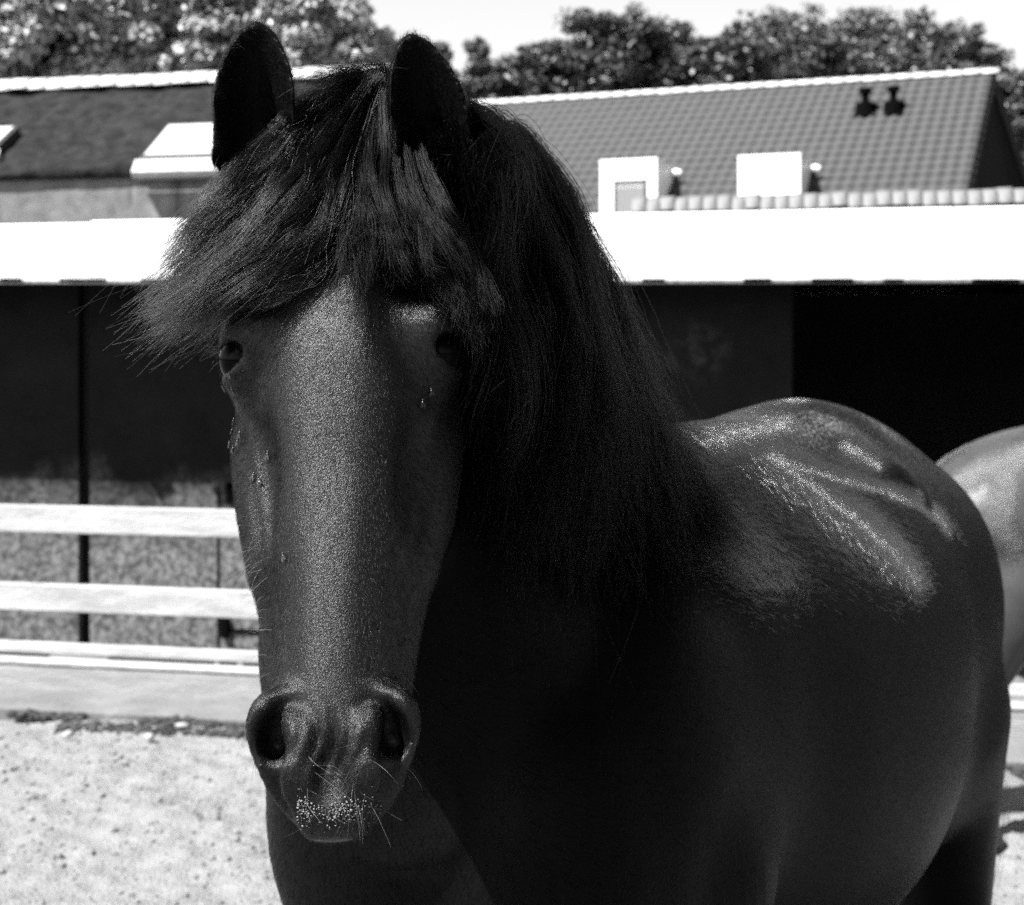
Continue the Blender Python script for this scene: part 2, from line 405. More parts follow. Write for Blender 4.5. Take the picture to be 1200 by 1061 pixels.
# thatch as a subdivided thick sheet, front slope with holes avoided by windows lying on it
def thatch(side):
    xs = np.linspace(XA, XB, 150); ts = np.linspace(0, 1, 40); V = []; nx = len(xs)
    for t in ts:
        d = DL-.12 + (dr-DL+.12)*t if side > 0 else 2*dr-DL+.12 - (dr-DL+.12)*t
        z = zE-.08 + (zR-zE+.08)*t
        n = (vnoise(xs*2.5, xs*0+t*4, 21)-.5)*.07 + (vnoise(xs*9, xs*0+t*14, 22)-.5)*.03
        V += [lw(x, d-(.3*n_ if side > 0 else -.3*n_), z+n_) for x, n_ in zip(xs, n)]
    V += [lw(x, (DL-.06 if side > 0 else 2*dr-DL-.10), zE-.16) for x in xs]
    i = np.arange(nx*len(ts)).reshape(len(ts), nx)
    Q = np.stack([i[:-1, :-1], i[:-1, 1:], i[1:, 1:], i[1:, :-1]], -1).reshape(-1, 4)
    j = nx*len(ts)+np.arange(nx)
    Q = np.concatenate([Q, np.stack([j[:-1], j[1:], i[0, 1:], i[0, :-1]], -1)])
    if side < 0: Q = Q[:, ::-1]
    me = mesh_np('thatch_slope', V, Q); smooth(me)
    obj('thatch_slope', me, M['thatch'], lb)
thatch(1); thatch(-1)
MB().add([lw(XB-.2, DL+.3, zE-.1), lw(XB-.2, 2*dr-DL-.3, zE-.1), lw(XB-.2, dr, zR-.1)], [(0, 1, 2)]).build('gable_wall', M['render2'], lb)
p0, p1 = Vector(lw(XA, dr, zR-.035)), Vector(lw(XB, dr, zR-.035))
nt_ = int((p1-p0).length/.22)
cap_row(lb, 'ridge_tile', p0, p1, nt_, .16, M['tile_pale'], .008)
# skylights lie in the slope
def skylight(px0, px1, py_low, py_top):
    def on(px, py):
        u = (px-600)/F; k = (HY-py)/F      # intersect view ray with the slope
        # y = d - .2x ; z = zE+(d-DL)*slope
        # D: CAMZ+k D = zE + (D(1+.2u)-DL)*slope
        return (zE - DL*slope - CAMZ) / (k - slope*(1+.2*u)), u
    D, u = on(px0, py_low); x0 = u*D; d0 = D*(1+.2*u)
    D, u = on(px1, py_low); x1 = u*D
    D, u = on((px0+px1)/2+18, py_top); d1 = D*(1+.2*u)
    up = .10
    def P(fx, fd, h):
        x = x0 + (x1-x0)*fx; d = d0 + (d1-d0)*fd
        xx = x + .2*(d-d0)/1.04      # square to the eaves
        z = zE + (d-DL)*slope + h
        return Vector((xx, d - .2*xx - .5*h, z))
    bp = MB().hexa([P(0, 0, -.1), P(1, 0, -.1), P(1, 1, -.1), P(0, 1, -.1), P(0, 0, up), P(1, 0, up), P(1, 1, up), P(0, 1, up)])
    f = bp.build('skylight', M['frame'], lb, .008)
    g = MB().hexa([P(.045, .06, up+.002), P(.955, .06, up+.002), P(.955, .92, up+.002), P(.045, .92, up+.002), P(.045, .06, up+.012), P(.955, .06, up+.012), P(.955, .92, up+.012), P(.045, .92, up+.012)])
    g.build('pane', M['glass'], f)
    ap = MB().hexa([P(-.04, -.17, -.02), P(1.04, -.17, -.02), P(1.04, -.01, -.1), P(-.04, -.01, -.1), P(-.04, -.17, .03), P(1.04, -.17, .03), P(1.04, -.01, up-.01), P(-.04, -.01, up-.01)])
    ap.build('flashing', M['tile_pale'], f)
    return f
skylight(164, 262, 198, 156)
skylight(-100, -4, 188, 161)

# ------------------------------------------------------------------ right building: pantiled roof, dormers, vents
DR, T2 = 30.0, 0.36
ca = math.cos(math.atan(T2)); e1 = Vector((ca, -T2*ca, 0)); e2 = Vector((T2*ca, ca, 0))   # along the ridge / away
rb = empty('tiled_house', (8, 28, 0), 'long house with grey pantiled roof and small white dormers', 'house')
eave_r = at(1130, 262, DR, T2); zE2 = eave_r.z
sl2 = math.tan(R(36))
# ridge
rd = 0
B0 = at(1130, 262, DR, T2)
def roofp(al, up, h=0.0):
    """al along the ridge from the right verge (negative = left), up along the horizontal run, h off the slope"""
    c = math.cos(math.atan(sl2)); s = math.sin(math.atan(sl2))
    return B0 + e1*al + e2*(up - h*s) + Vector((0, 0, up*sl2 + h*c))
run = 0
while True:
    p = roofp(0, run)
    if HY - (p.z-CAMZ)/p.y*F < 87: break
    run += .01
L = 24.0
sh = 0.0
while True:      # the verge ends where the ridge ends
    p = roofp(sh, run)
    if 600 + p.x/p.y*F > 1167: break
    sh += .02
shear = sh/run      # the right verge is not quite square to the ridge
def vx(al, up): return al + shear*up*max(0, 1+al/12) if al > -12 else al
def RP(al, up, h=0): return roofp(vx(al, up), up, h)
MB().add([RP(0, -.25, -.05), RP(0, run, -.05), roofp(-L, run, -.05), roofp(-L, -.25, -.05)], [(0, 1, 2, 3)]).build('roof_deck', M['tile'], rb)
# back slope, walls and the boarded gable
back = lambda al, z: B0 + e1*al + e2*(run*2) + Vector((0, 0, z))
ap_ = RP(0, run, -.05)
gb = Vector(ap_) + e2*run*1.0 + e1*1.25; gb.z = zE2
MB().add([ap_, gb, gb - e1*L, roofp(-L, run, -.05)], [(0, 1, 2, 3)]).build('roof_back', M['tile'], rb)
g0 = RP(-.12, 0, -.1); g1 = RP(-.12, run, -.1); g2 = gb - e1*.12
MB().add([(g0.x, g0.y, 0), (g2.x, g2.y, 0), g2, g1, g0], [(0, 1, 2, 3, 4)]).build('gable_wall', M['gable'], rb)
w0, w1 = roofp(-L, .3), RP(-.12, .05)
MB().add([(w0.x, w0.y, 0), (w1.x, w1.y, 0), (w1.x, w1.y, zE2-.1), (w0.x, w0.y, zE2-.1)], [(0, 1, 2, 3)]).build('wall', M['white'], rb)
MB().add([RP(.02, -.25, .02), RP(.02, run, .02), RP(.02, run, -.22), RP(.02, -.25, -.22), RP(-.08, -.25, .02), RP(-.08, run, .02), RP(-.08, run, -.22), RP(-.08, -.25, -.22)],
         [(0, 1, 2, 3), (7, 6, 5, 4), (0, 4, 5, 1), (3, 2, 6, 7)]).build('barge_board', M['gable'], rb)
# pantiles: an S-curved mesh, laid in rows
tw, tl = .24, .335
slope_len = run/math.cos(math.atan(sl2))
def tile_mesh():
    n = 6; vs, fs = [], []
    for v, hz in ((0, .016), (tl*1.10, .0)):
        for k in range(n+1):
            u = k/n; vs.append((u*tw*1.04, v, hz + .015*math.sin(2*math.pi*u+.6)))
    vs += [(u/n*tw*1.04, 0, .015*math.sin(2*math.pi*u/n+.6)+.008) for u in range(n+1)]
    m = n+1
    for k in range(n): fs += [(k, k+1, m+k+1, m+k), (2*m+k, 2*m+k+1, k+1, k)]
    me = bpy.data.meshes.new('roof_tile'); me.from_pydata(vs, [], fs); me.update(); smooth(me)
    return me
tme = tile_mesh(); tme.materials.append(M['tile'])
axx, axy = e1, (e2*math.cos(math.atan(sl2)) + Vector((0, 0, math.sin(math.atan(sl2))))).normalized(); axz = axx.cross(axy)
rot = Matrix((axx, axy, axz)).transposed().to_4x4()
rows = int(slope_len/tl)+1; cols = int(18/tw); slots = []
for r in range(rows):
    up = r*tl*math.cos(math.atan(sl2)) - .12
    off = vx(0, max(0, up))
    for c_ in range(cols + int(off/tw)+1):
        al = off - (c_+1)*tw
        p = roofp(al, up, .0)
        if p.z > RP(0, run).z-.05: continue
        pxx = 600 + p.x/p.y*F; pyy = HY-(p.z-CAMZ)/p.y*F
        if pxx < 540: continue
        slots.append((pyy > 100 and pyy < 245 and pxx < 1190, p.y, p, pxx, pyy))
vis = [s for s in slots if s[0] and s[4] < 232]; vis.sort(key=lambda s: s[1])
single = set(id(s) for s in vis[:298]); rest_v, rest_f = [], []
tv = np.array([v.co for v in tme.vertices]); tf = [tuple(p.vertices) for p in tme.polygons]
R3 = np.array(rot.to_3x3())
for s in slots:
    j = Vector((random.uniform(-.008, .008),)*3)
    if id(s) in single:
        o = obj('roof_tile', tme, None, rb); o.matrix_basis = Matrix.Translation(s[2]+j) @ rot
    else:
        b = len(rest_v)*len(tv); rest_v.append(tv @ R3.T + np.array(s[2]+j)); rest_f += [[k+b for k in f] for f in tf]
me = mesh_np('roof_tile_field', np.concatenate(rest_v), rest_f); smooth(me)
o = obj('roof_tile_field', me, M['tile'], rb); tag(o, kind='stuff')
p0, p1 = roofp(-18, run, -.02), RP(.05, run, -.02)
cap_row(rb, 'ridge_tile', p0, p1, int((p1-p0).length/.36), .13, M['tile_pale'], .006)
# dormers
def dormer(px0, px1, py0, py1, window):
    """white box dormer standing in the slope: front plane parallel to the eave"""
    d0 = DR + .35
    a, b = at(px0, py1, d0, T2), at(px1, py1, d0, T2); zt = at(px0, py0, d0, T2).z; zb = min(a.z, b.z) - .5
    dep = (zt - zE2)/sl2 - .35 + .15
    bx = MB().hexa([a*1, b*1, b+e2*dep, a+e2*dep] and [(a.x, a.y, zb), (b.x, b.y, zb), tuple((b+e2*dep).xy)+(zb,), tuple((a+e2*dep).xy)+(zb,), (a.x, a.y, zt), (b.x, b.y, zt), tuple((b+e2*dep).xy)+(zt,), tuple((a+e2*dep).xy)+(zt,)])
    f = bx.build('dormer', M['white'], rb, .01)
    rf = MB(); o_ = .012
    A, B = a - e1*o_ - e2*.012, b + e1*o_ - e2*.012
    rf.hexa([(A.x, A.y, zt+.002), (B.x, B.y, zt+.002), tuple((B+e2*(dep+.1)).xy)+(zt+.002,), tuple((A+e2*(dep+.1)).xy)+(zt+.002,), (A.x, A.y, zt+.05), (B.x, B.y, zt+.05), tuple((B+e2*(dep+.1)).xy)+(zt+.05,), tuple((A+e2*(dep+.1)).xy)+(zt+.05,)])
    rf.build('dormer_roof', M['white'], f, .008)
    # pale downpipe elbow at the far end of its right side
    E = b + e1*.08 + e2*(dep*.62); E.z = zt-.12
    MB().tube([E - e1*.1, E + e1*.06, E+e1*.14+Vector((0, 0, -.02))], [.05, .07, .06], 8).build('gutter_end', M['white'], f)
    if window:
        wa, wb = at(window[0], py1, d0-.012, T2), at(window[1], py1, d0-.012, T2); wt = at(window[0], window[2], d0, T2).z
        w = MB().board(wa, wb, .01, zb+.3, wt).build('window', M['thatch'], f, .003)
        wa, wb = at(window[0]+3, py1, d0-.02, T2), at(window[1]-3, py1, d0-.02, T2)
        MB().board(wa, wb, .006, zb+.35, wt-.05).build('pane', M['pane'], f)
        MB().board(wa, wb, .012, wt-.16, wt-.12).build('window_bar', M['white'], f)
dormer(703, 770, 191, 252, (719, 758, 212)); dormer(865, 938, 186, 240, None); dormer(548, 608, 198, 258, None)
# two black vent cowls near the ridge
for px, py in ((1014, 133), (1047, 131)):
    u = (px-600)/F; k = (HY-py)/F
    s_ = 0
    lo = None
    for up in np.arange(0, run, .01):
        c0 = B0 + e2*up
        al = (u*c0.y - c0.x)/(e1.x - u*e1.y)
        p = roofp(al, up)
        if (p.z-CAMZ)/p.y > k: lo = p; break
    p = lo
    v = MB()
    v.tube([p-Vector((0, 0, .1)), p+Vector((0, 0, .22)), p+Vector((0, 0, .24))], [.20, .17, .10], 10)
    v.tube([p+Vector((0, 0, .2)), p+Vector((0, 0, .42)), p+Vector((0, 0, .44)), p+Vector((0, 0, .54))], [.085, .085, .15, .14], 10)
    v.hexa([tuple(p+e1*a+e2*b+Vector((0, 0, c+b))) for c in (-.02, .06) for a, b in ((-.22, -.2), (.22, -.2), (.22, .2), (-.22, .2))])
    v.build('roof_vent', M['blackmetal'], rb)
# little white chimney pot peeping at the right end
# ------------------------------------------------------------------ trees
def leaf_tree(px, D, ytop, ybot, hw, mat, label, group, n=16000, ls=.16, conic=False, seed=0):
    r = np.random.default_rng(seed+int(px)+1000)
    x = (px-600)/F*D; zt = CAMZ+(HY-ytop)/F*D; zb = CAMZ+(HY-ybot)/F*D; w = hw/F*D
    root = empty('tree', (x, D, 0), label, 'tree', group)
    cz = (zt+zb)/2; hz = (zt-zb)/2
    nc = (230 if D > 30 else 130) if not conic else 120
    d = r.standard_normal((nc, 3)); d /= np.linalg.norm(d, axis=1)[:, None]
    rad = (.35+.65*r.random(nc)**.5)[:, None]
    cl = d*rad*np.array([w, w, hz])*.9
    if conic: 
        f = np.clip((hz-cl[:, 2])/(2*hz), .05, 1); cl[:, :2] *= (f*1.2)[:, None]
    cl *= (1+.12*r.standard_normal((nc, 1)))
    cs = (.16+.16*r.random(nc))*min(w, hz)*(1 if not conic else .8)
    k = r.integers(0, nc, n)
    dd = r.standard_normal((n, 3)); dd /= np.linalg.norm(dd, axis=1)[:, None]
    P = cl[k] + dd*(cs[k]*(.5+.6*r.random(n)))[:, None]*np.array([1.1, 1.1, .75])
    nrm = dd + .8*r.standard_normal((n, 3)) + np.array([0, 0, .5]); nrm /= np.linalg.norm(nrm, axis=1)[:, None]
    a = np.cross(nrm, r.standard_normal((n, 3))); a /= np.linalg.norm(a, axis=1)[:, None]; b = np.cross(nrm, a)
    s = (ls*(.6+.8*r.random(n)))[:, None]
    base = P + np.array([x, D, cz])
    V = np.stack([base-a*s*.5, base+b*s*.28, base+a*s*.5, base-b*s*.28], 1).reshape(-1, 3)
    V = V.astype(np.float32)
    Q = np.arange(4*n).reshape(n, 4)
    me = mesh_np('crown', V, Q); obj('crown', me, mat, root)
    t = MB(); t.tube([(x, D, -.1), (x+.1, D, zb*.5), (x, D, zb+hz*.5), (x+.05, D, cz+hz*.6)], [w*.10, w*.08, w*.06, w*.02], 8)
    for i in range(6):
        e = cl[i*7]*.8 + np.array([x, D, cz]); st_ = Vector((x, D, zb+hz*(.1+.15*i)))
        t.tube([st_, (Vector(e)+st_)/2+Vector((0, 0, .2)), e], [w*.045, w*.03, w*.01], 6)
    t.build('trunk', M['bark'], root)
G1, G2 = 'tall bushes behind the thatched house', 'trees behind the tiled house'
for k, (px, D, yt, yb, hw, lab) in enumerate((
    (-60, 25, -70, 150, 130, 'pale leafy tree at the far left edge above the ridge'),
    (60, 24, -45, 140, 105, 'pale bushy tree above the left end of the thatched roof'),
    (165, 24.5, -30, 150, 95, 'pale bushy tree above the skylight of the thatched roof'),
    (265, 25, -60, 140, 90, 'pale leafy tree directly behind the horse ear on the left'),
    (365, 24, -18, 150, 75, 'pale leafy tree between the two horse ears'),
    (430, 26, 22, 150, 40, 'small pale tree beside the gap of white sky'))):
    leaf_tree(px, D, yt, yb, hw, M['leaf_pale'], lab, G1, 26000, .15, seed=k)
for k, (px, D, yt, yb, hw, m, lab, con) in enumerate((
    (516, 40, 36, 240, 40, 'leaf_mid', 'slim tree just behind the horse ear on the right', True),
    (560, 41, 44, 240, 58, 'leaf_mid', 'dark pointed tree left of the white sky notch, taller one', True),
    (600, 42, 62, 200, 44, 'leaf_mid', 'low dark tree at the foot of the big dark crown', False),
    (700, 44, 10, 190, 66, 'leaf_dark', 'big dark round tree above the first dormer', False),
    (640, 43.5, 42, 190, 42, 'leaf_dark', 'dark tree on the left shoulder of the big dark crown', False),
    (770, 45, 16, 190, 60, 'leaf_dark', 'dark round tree right of the biggest dark crown', False),
    (850, 44, 24, 190, 55, 'leaf_dark', 'dark tree where dark crowns meet the paler ones', False),
    (925, 46, 5, 180, 70, 'leaf_mid', 'tallest mid grey tree above the second dormer', False),
    (1000, 47, 12, 180, 62, 'leaf_mid', 'mid grey tree behind the roof vents', False),
    (1075, 46, 14, 180, 66, 'leaf_mid', 'mid grey tree right of the roof vents', False),
    (1135, 45, 38, 190, 48, 'leaf_mid', 'sloping mid grey tree above the right end of the ridge', False),
    (1196, 44, 84, 260, 38, 'leaf_dark', 'dark tree beside the gable end at the right edge', False))):
    leaf_tree(px, D, yt, yb, hw, M[m], lab, G2, 20000, .19, con, seed=50+k)

# ------------------------------------------------------------------ horses: distance field -> one continuous skin
def smin(a, b, k):
    h = np.clip(.5+.5*(a-b)/k, 0, 1); return a*(1-h)+b*h-k*h*(1-h)
class Field:
    def __init__(s, xs, ys, zs):
        s.ax = [np.asarray(v, np.float32) for v in (xs, ys, zs)]
        s.F = np.full([len(v) for v in s.ax], .2, np.float32)
    def put(s, fn, lo, hi, k=.02, op='u', m=.08):
        sl = []
        for a, l, h in zip(s.ax, lo, hi):
            i, j = np.searchsorted(a, [l-m, h+m]); sl.append(slice(int(i), int(j)))
        sl = tuple(sl)
        X = s.ax[0][sl[0]][:, None, None]; Y = s.ax[1][sl[1]][None, :, None]; Z = s.ax[2][sl[2]][None, None, :]
        if X.size == 0 or Y.size == 0 or Z.size == 0: return
        d = fn(X, Y, Z).astype(np.float32); A = s.F[sl]
        s.F[sl] = smin(A, d, k) if op == 'u' else -smin(-A, d, k)
    def nets(s):
        F_ = s.F; S = F_ < 0
        c = np.zeros([n-1 for n in F_.shape], np.uint8)
        for i in (0, 1):
            for j in (0, 1):
                for k in (0, 1):
                    c += S[i:i+c.shape[0], j:j+c.shape[1], k:k+c.shape[2]]
        act = (c > 0) & (c < 8); I, J, K = np.nonzero(act)
        idx = np.full(c.shape, -1, np.int32); idx[I, J, K] = np.arange(len(I))
        pos = np.zeros((len(I), 3)); cnt = np.zeros(len(I))
        for axis in range(3):
            o1, o2 = [a for a in range(3) if a != axis]
            for a in (0, 1):
                for b in (0, 1):
                    p = [I.copy(), J.copy(), K.copy()]; p[o1] += a; p[o2] += b
                    q_ = [v.copy() for v in p]; q_[axis] += 1
                    f0 = F_[p[0], p[1], p[2]]; f1 = F_[q_[0], q_[1], q_[2]]
                    m = (f0 < 0) != (f1 < 0); t = np.where(m, f0/np.where(f0 == f1, 1, f0-f1), 0)
                    P = np.stack([s.ax[n][p[n]] for n in range(3)], 1).astype(float)
                    Qp = np.stack([s.ax[n][q_[n]] for n in range(3)], 1)
                    P = P + (Qp-P)*t[:, None]
                    pos += P*m[:, None]; cnt += m
        pos /= cnt[:, None]
        quads = []
        for axis in range(3):
            o1, o2 = [(1, 2), (2, 0), (0, 1)][axis]
            sh = list(F_.shape)
            a = [slice(None)]*3; b = [slice(None)]*3; a[axis] = slice(0, -1); b[axis] = slice(1, None)
            ch = S[tuple(a)] != S[tuple(b)]
            for o_ in (o1, o2):
                e = [slice(None)]*3; e[o_] = slice(0, 1); ch[tuple(e)] = False
                e[o_] = slice(-1, None); ch[tuple(e)] = False
            E = np.nonzero(ch); ins = S[E]
            def cell(d1, d2):
                p = [v.copy() for v in E]; p[o1] -= d1; p[o2] -= d2; return idx[p[0], p[1], p[2]]
            q4 = np.stack([cell(1, 1), cell(0, 1), cell(0, 0), cell(1, 0)], 1)
            q4[~ins] = q4[~ins][:, ::-1]; quads.append(q4)
        Q = np.concatenate(quads); Q = Q[(Q >= 0).all(1)]
        return pos, Q
    def sample(s, P):
        """value and gradient of the field at points"""
        def tri(P):
            ii, ff = [], []
            for n in range(3):
                a = s.ax[n]; i = np.clip(np.searchsorted(a, P[:, n])-1, 0, len(a)-2)
                ii.append(i); ff.append(np.clip((P[:, n]-a[i])/(a[i+1]-a[i]), 0, 1))
            v = 0
            for a in (0, 1):
                for b in (0, 1):
                    for c in (0, 1):
                        w = (ff[0] if a else 1-ff[0])*(ff[1] if b else 1-ff[1])*(ff[2] if c else 1-ff[2])
                        v = v + w*s.F[ii[0]+a, ii[1]+b, ii[2]+c]
            return v
        e = .006; v = tri(P)
        g = np.stack([tri(P+np.eye(3)[n]*e)-tri(P-np.eye(3)[n]*e) for n in range(3)], 1)
        g /= np.maximum(np.linalg.norm(g, axis=1), 1e-6)[:, None]
        return v, g
def relax(V, Q, it, lam=.5, w=None):
    E = np.concatenate([Q[:, [0, 1]], Q[:, [1, 2]], Q[:, [2, 3]], Q[:, [3, 0]]]); n = len(V)
    i = np.concatenate([E[:, 0], E[:, 1]]); j = np.concatenate([E[:, 1], E[:, 0]])
    deg = np.bincount(i, minlength=n)[:, None]
    for k in range(it):
        for l in (lam, -lam*1.03):
            A = np.stack([np.bincount(i, V[j, a], n) for a in range(3)], 1)/np.maximum(deg, 1)
            d = (A-V)*l; V = V + (d if w is None else d*w[:, None])
    return V
def interp(xs, ys):
    """smooth monotone cubic table -> fast lookup"""
    xs, ys = np.array(xs, float), np.array(ys, float); m = np.gradient(ys, xs)
    dl = np.diff(ys)/np.diff(xs)
    for i in range(len(dl)):
        if dl[i] == 0: m[i] = m[i+1] = 0
    X = np.linspace(xs[0], xs[-1], 400); k = np.clip(np.searchsorted(xs, X)-1, 0, len(xs)-2)
    h = xs[k+1]-xs[k]; t = (X-xs[k])/h
    Y = (2*t**3-3*t**2+1)*ys[k]+(t**3-2*t**2+t)*h*m[k]+(-2*t**3+3*t**2)*ys[k+1]+(t**3-t**2)*h*m[k+1]
    return lambda q: np.interp(q, X, Y)

class Frame:
    """local axes (columns) at an origin"""
    def __init__(s, o, a, b, c): s.o = np.array(o, float); s.M = np.array([a, b, c], float); s.k = np.ones(3)
    def loc(s, X, Y, Z):
        x, y, z = X-s.o[0], Y-s.o[1], Z-s.o[2]
        return [(m[0]*x+m[1]*y+m[2]*z)/k for m, k in zip(s.M, s.k)]
    def w(s, p): return s.o + (np.asarray(p, float)*s.k) @ s.M
    def bounds(s, lo, hi):
        P = np.array([s.w((a, b, c)) for a in (lo[0], hi[0]) for b in (lo[1], hi[1]) for c in (lo[2], hi[2])])
        return P.min(0), P.max(0)
def ell(fr, c, r, rot=None):
    """ellipsoid in a frame; rot = list of 3 axis vectors in frame coords"""
    c = np.array(c, float); r = np.array(r, float); A = np.eye(3) if rot is None else np.array(rot, float)
    A = A/np.linalg.norm(A, axis=1)[:, None]
    def fn(X, Y, Z):
        l = fr.loc(X, Y, Z); d = [l[n]-c[n] for n in range(3)]
        q_ = [A[n, 0]*d[0]+A[n, 1]*d[1]+A[n, 2]*d[2] for n in range(3)]
        k0 = np.sqrt(sum((q_[n]/r[n])**2 for n in range(3))); k1 = np.sqrt(sum((q_[n]/r[n]**2)**2 for n in range(3)))
        return k0*(k0-1)/np.maximum(k1, 1e-6)
    m = max(r) if rot is not None else r
    return fn, *fr.bounds(c-m, c+m)
def cone(fr, p, q, r0, r1, flat=None):
    """capsule with changing radius; flat = (axis index, factor) squashes it along a frame axis"""
    p, q = np.array(p, float), np.array(q, float)
    sc_ = np.ones(3)
    if flat: sc_[flat[0]] = flat[1]
    P, Q = p/sc_, q/sc_; d = Q-P; L2 = (d**2).sum()
    def fn(X, Y, Z):
        l = fr.loc(X, Y, Z); v = [l[n]/sc_[n]-P[n] for n in range(3)]
        t = np.clip((v[0]*d[0]+v[1]*d[1]+v[2]*d[2])/L2, 0, 1)
        return (np.sqrt(sum((v[n]-d[n]*t)**2 for n in range(3)))-(r0+(r1-r0)*t))*min(1, sc_.min())
    m = max(r0, r1)*max(1, sc_.max())
    return fn, *fr.bounds(np.minimum(p, q)-m, np.maximum(p, q)+m)

# trunk of the body: sections along s (chest 0 -> buttock), lateral l, height z
TS  = [-.02, .06, .18, .34, .50, .70, .95, 1.15, 1.30, 1.45, 1.62, 1.76, 1.84]
TW  = [.06, .17, .235, .27, .285, .325, .355, .35, .325, .305, .275, .20, .06]
TT  = [1.20, 1.30, 1.38, 1.47, 1.535, 1.535, 1.535, 1.55, 1.557, 1.532, 1.465, 1.36, 1.25]
TB  = [1.10, .97, .88, .81, .74, .67, .63, .64, .71, .83, .94, 1.02, 1.12]
fw, ft, fb = interp(TS, TW), interp(TS, TT), interp(TS, TB)
def trunk(fr):
    def fn(X, Y, Z):
        s, l, z = fr.loc(X, Y, Z)
        s2 = np.broadcast_to(s, np.broadcast(s, l).shape); w = fw(s2); t = ft(s2); b = fb(s2)
        c = b+(t-b)*.47; up = t-c; dn_ = c-b
        h = np.where(z > c, up, dn_)
        zz = (z-c)/h
        p = np.where(z > c, 1.95, 2.15)
        g = (np.abs(l/w)**p + np.abs(zz)**p)**(1/p)
        d = (g-1)*np.minimum(w, h)*.9
        return np.maximum(d, np.maximum(-.03-s, s-1.85))
    return fn, *fr.bounds((-.05, -.36, .7), (1.87, .36, 1.6))
def body(fd, fr, k=.06):
    fd.put(*trunk(fr), k=.02)
    for sd in (-1, 1):
        fd.put(*ell(fr, (.20, sd*.165, 1.08), (.17, .10, .26), [(1, 0, -.45), (0, 1, 0), (.45, 0, 1)]), k=.06)      # shoulder
        fd.put(*ell(fr, (.06, sd*.12, 1.10), (.09, .10, .15)), k=.05)                # breast
        fd.put(*cone(fr, (.30, sd*.18, 1.0), (.34, sd*.17, .78), .115, .085), k=.06)    # upper arm
        fd.put(*cone(fr, (.34, sd*.17, .80), (.30, sd*.16, .47), .085, .052), k=.05)   # forearm
        fd.put(*cone(fr, (.30, sd*.16, .48), (.29, sd*.155, .12), .05, .038), k=.02)   # cannon
        fd.put(*cone(fr, (.29, sd*.155, .14), (.23, sd*.155, .05), .046, .06), k=.02)  # pastern
        fd.put(*cone(fr, (.23, sd*.155, .06), (.21, sd*.155, .015), .065, .075), k=.01)  # hoof
        fd.put(*ell(fr, (1.50, sd*.185, 1.10), (.24, .125, .28), [(1, 0, .25), (0, 1, 0), (-.25, 0, 1)]), k=.07)      # thigh
        fd.put(*ell(fr, (1.36, sd*.22, .98), (.17, .095, .25)), k=.06)            # stifle
        fd.put(*ell(fr, (1.66, sd*.14, 1.07), (.14, .11, .26)), k=.06)                # buttock
        fd.put(*cone(fr, (1.45, sd*.185, .95), (1.645, sd*.17, .54), .16, .105), k=.06)  # gaskin
        fd.put(*cone(fr, (1.72, sd*.17, .60), (1.66, sd*.165, .14), .06, .042), k=.03)
        fd.put(*cone(fr, (1.66, sd*.165, .15), (1.60, sd*.165, .05), .048, .06), k=.02)
        fd.put(*cone(fr, (1.60, sd*.165, .06), (1.58, sd*.165, .015), .065, .075), k=.01)
        fd.put(*ell(fr, (1.17, sd*.207, 1.405), (.030, .024, .020)), k=.06)         # point of the hip
    fd.put(*cone(fr, (1.74, 0, 1.30), (1.88, 0, 1.14), .055, .035), k=.05)        # dock of the tail

# ---- the black horse looking at the camera
hb = R(30)
C0 = np.array([-.10, 1.62, 0])
BF = Frame(C0, (math.sin(hb), math.cos(hb), 0), (math.cos(hb), -math.sin(hb), 0), (0, 0, 1))
a_ = Vector((.035, -.42, -.907)).normalized(); s_ = (Vector((1, 0, 0)) - a_*a_.x).normalized(); n_ = a_.cross(s_)
HE = Vector((-.167, 1.38, 1.636))
HF = Frame(HE, s_, n_, a_); HF.k = np.array([1, 1, .87])        # head frame: s to viewer's right, n out of the face, t down the nose
W = Frame((0, 0, 0), (1, 0, 0), (0, 1, 0), (0, 0, 1))
def axis(*segs):
    return np.concatenate([np.arange(a, b, st) for a, b, st in segs])
fd = Field(axis((-.70, -.36, .016), (-.36, .06, .0042), (.06, 1.45, .015)),
           axis((.98, 1.72, .0042), (1.72, 3.75, .015)),
           axis((-.01, 1.14, .015), (1.14, 2.0, .0042)))
body(fd, BF)
# neck: big tapering masses from withers and breast to the throat
def bw_(s, l, z): return BF.w((s, l, z))
NK = [((-.15, 1.60, 1.70), .100), ((-.11, 1.74, 1.60), .125), ((-.05, 1.90, 1.46), .16), ((.04, 2.02, 1.32), .205)]
for (p, r0), (q_, r1) in zip(NK, NK[1:]):
    fd.put(*cone(W, p, q_, r0, r1), k=.05)
CR = [((-.165, 1.575, 1.79), .060), ((-.10, 1.74, 1.755), .055), ((-.01, 1.92, 1.67), .055), ((.09, 2.06, 1.565), .06)]
for (p, r0), (q_, r1) in zip(CR, CR[1:]):
    fd.put(*cone(W, p, q_, r0, r1), k=.09)
fd.put(*cone(W, (-.16, 1.58, 1.55), (-.11, 1.72, 1.32), .085, .16), k=.07)
fd.put(*cone(W, (-.11, 1.74, 1.30), (-.085, 1.80, 1.10), .185, .20), k=.07)
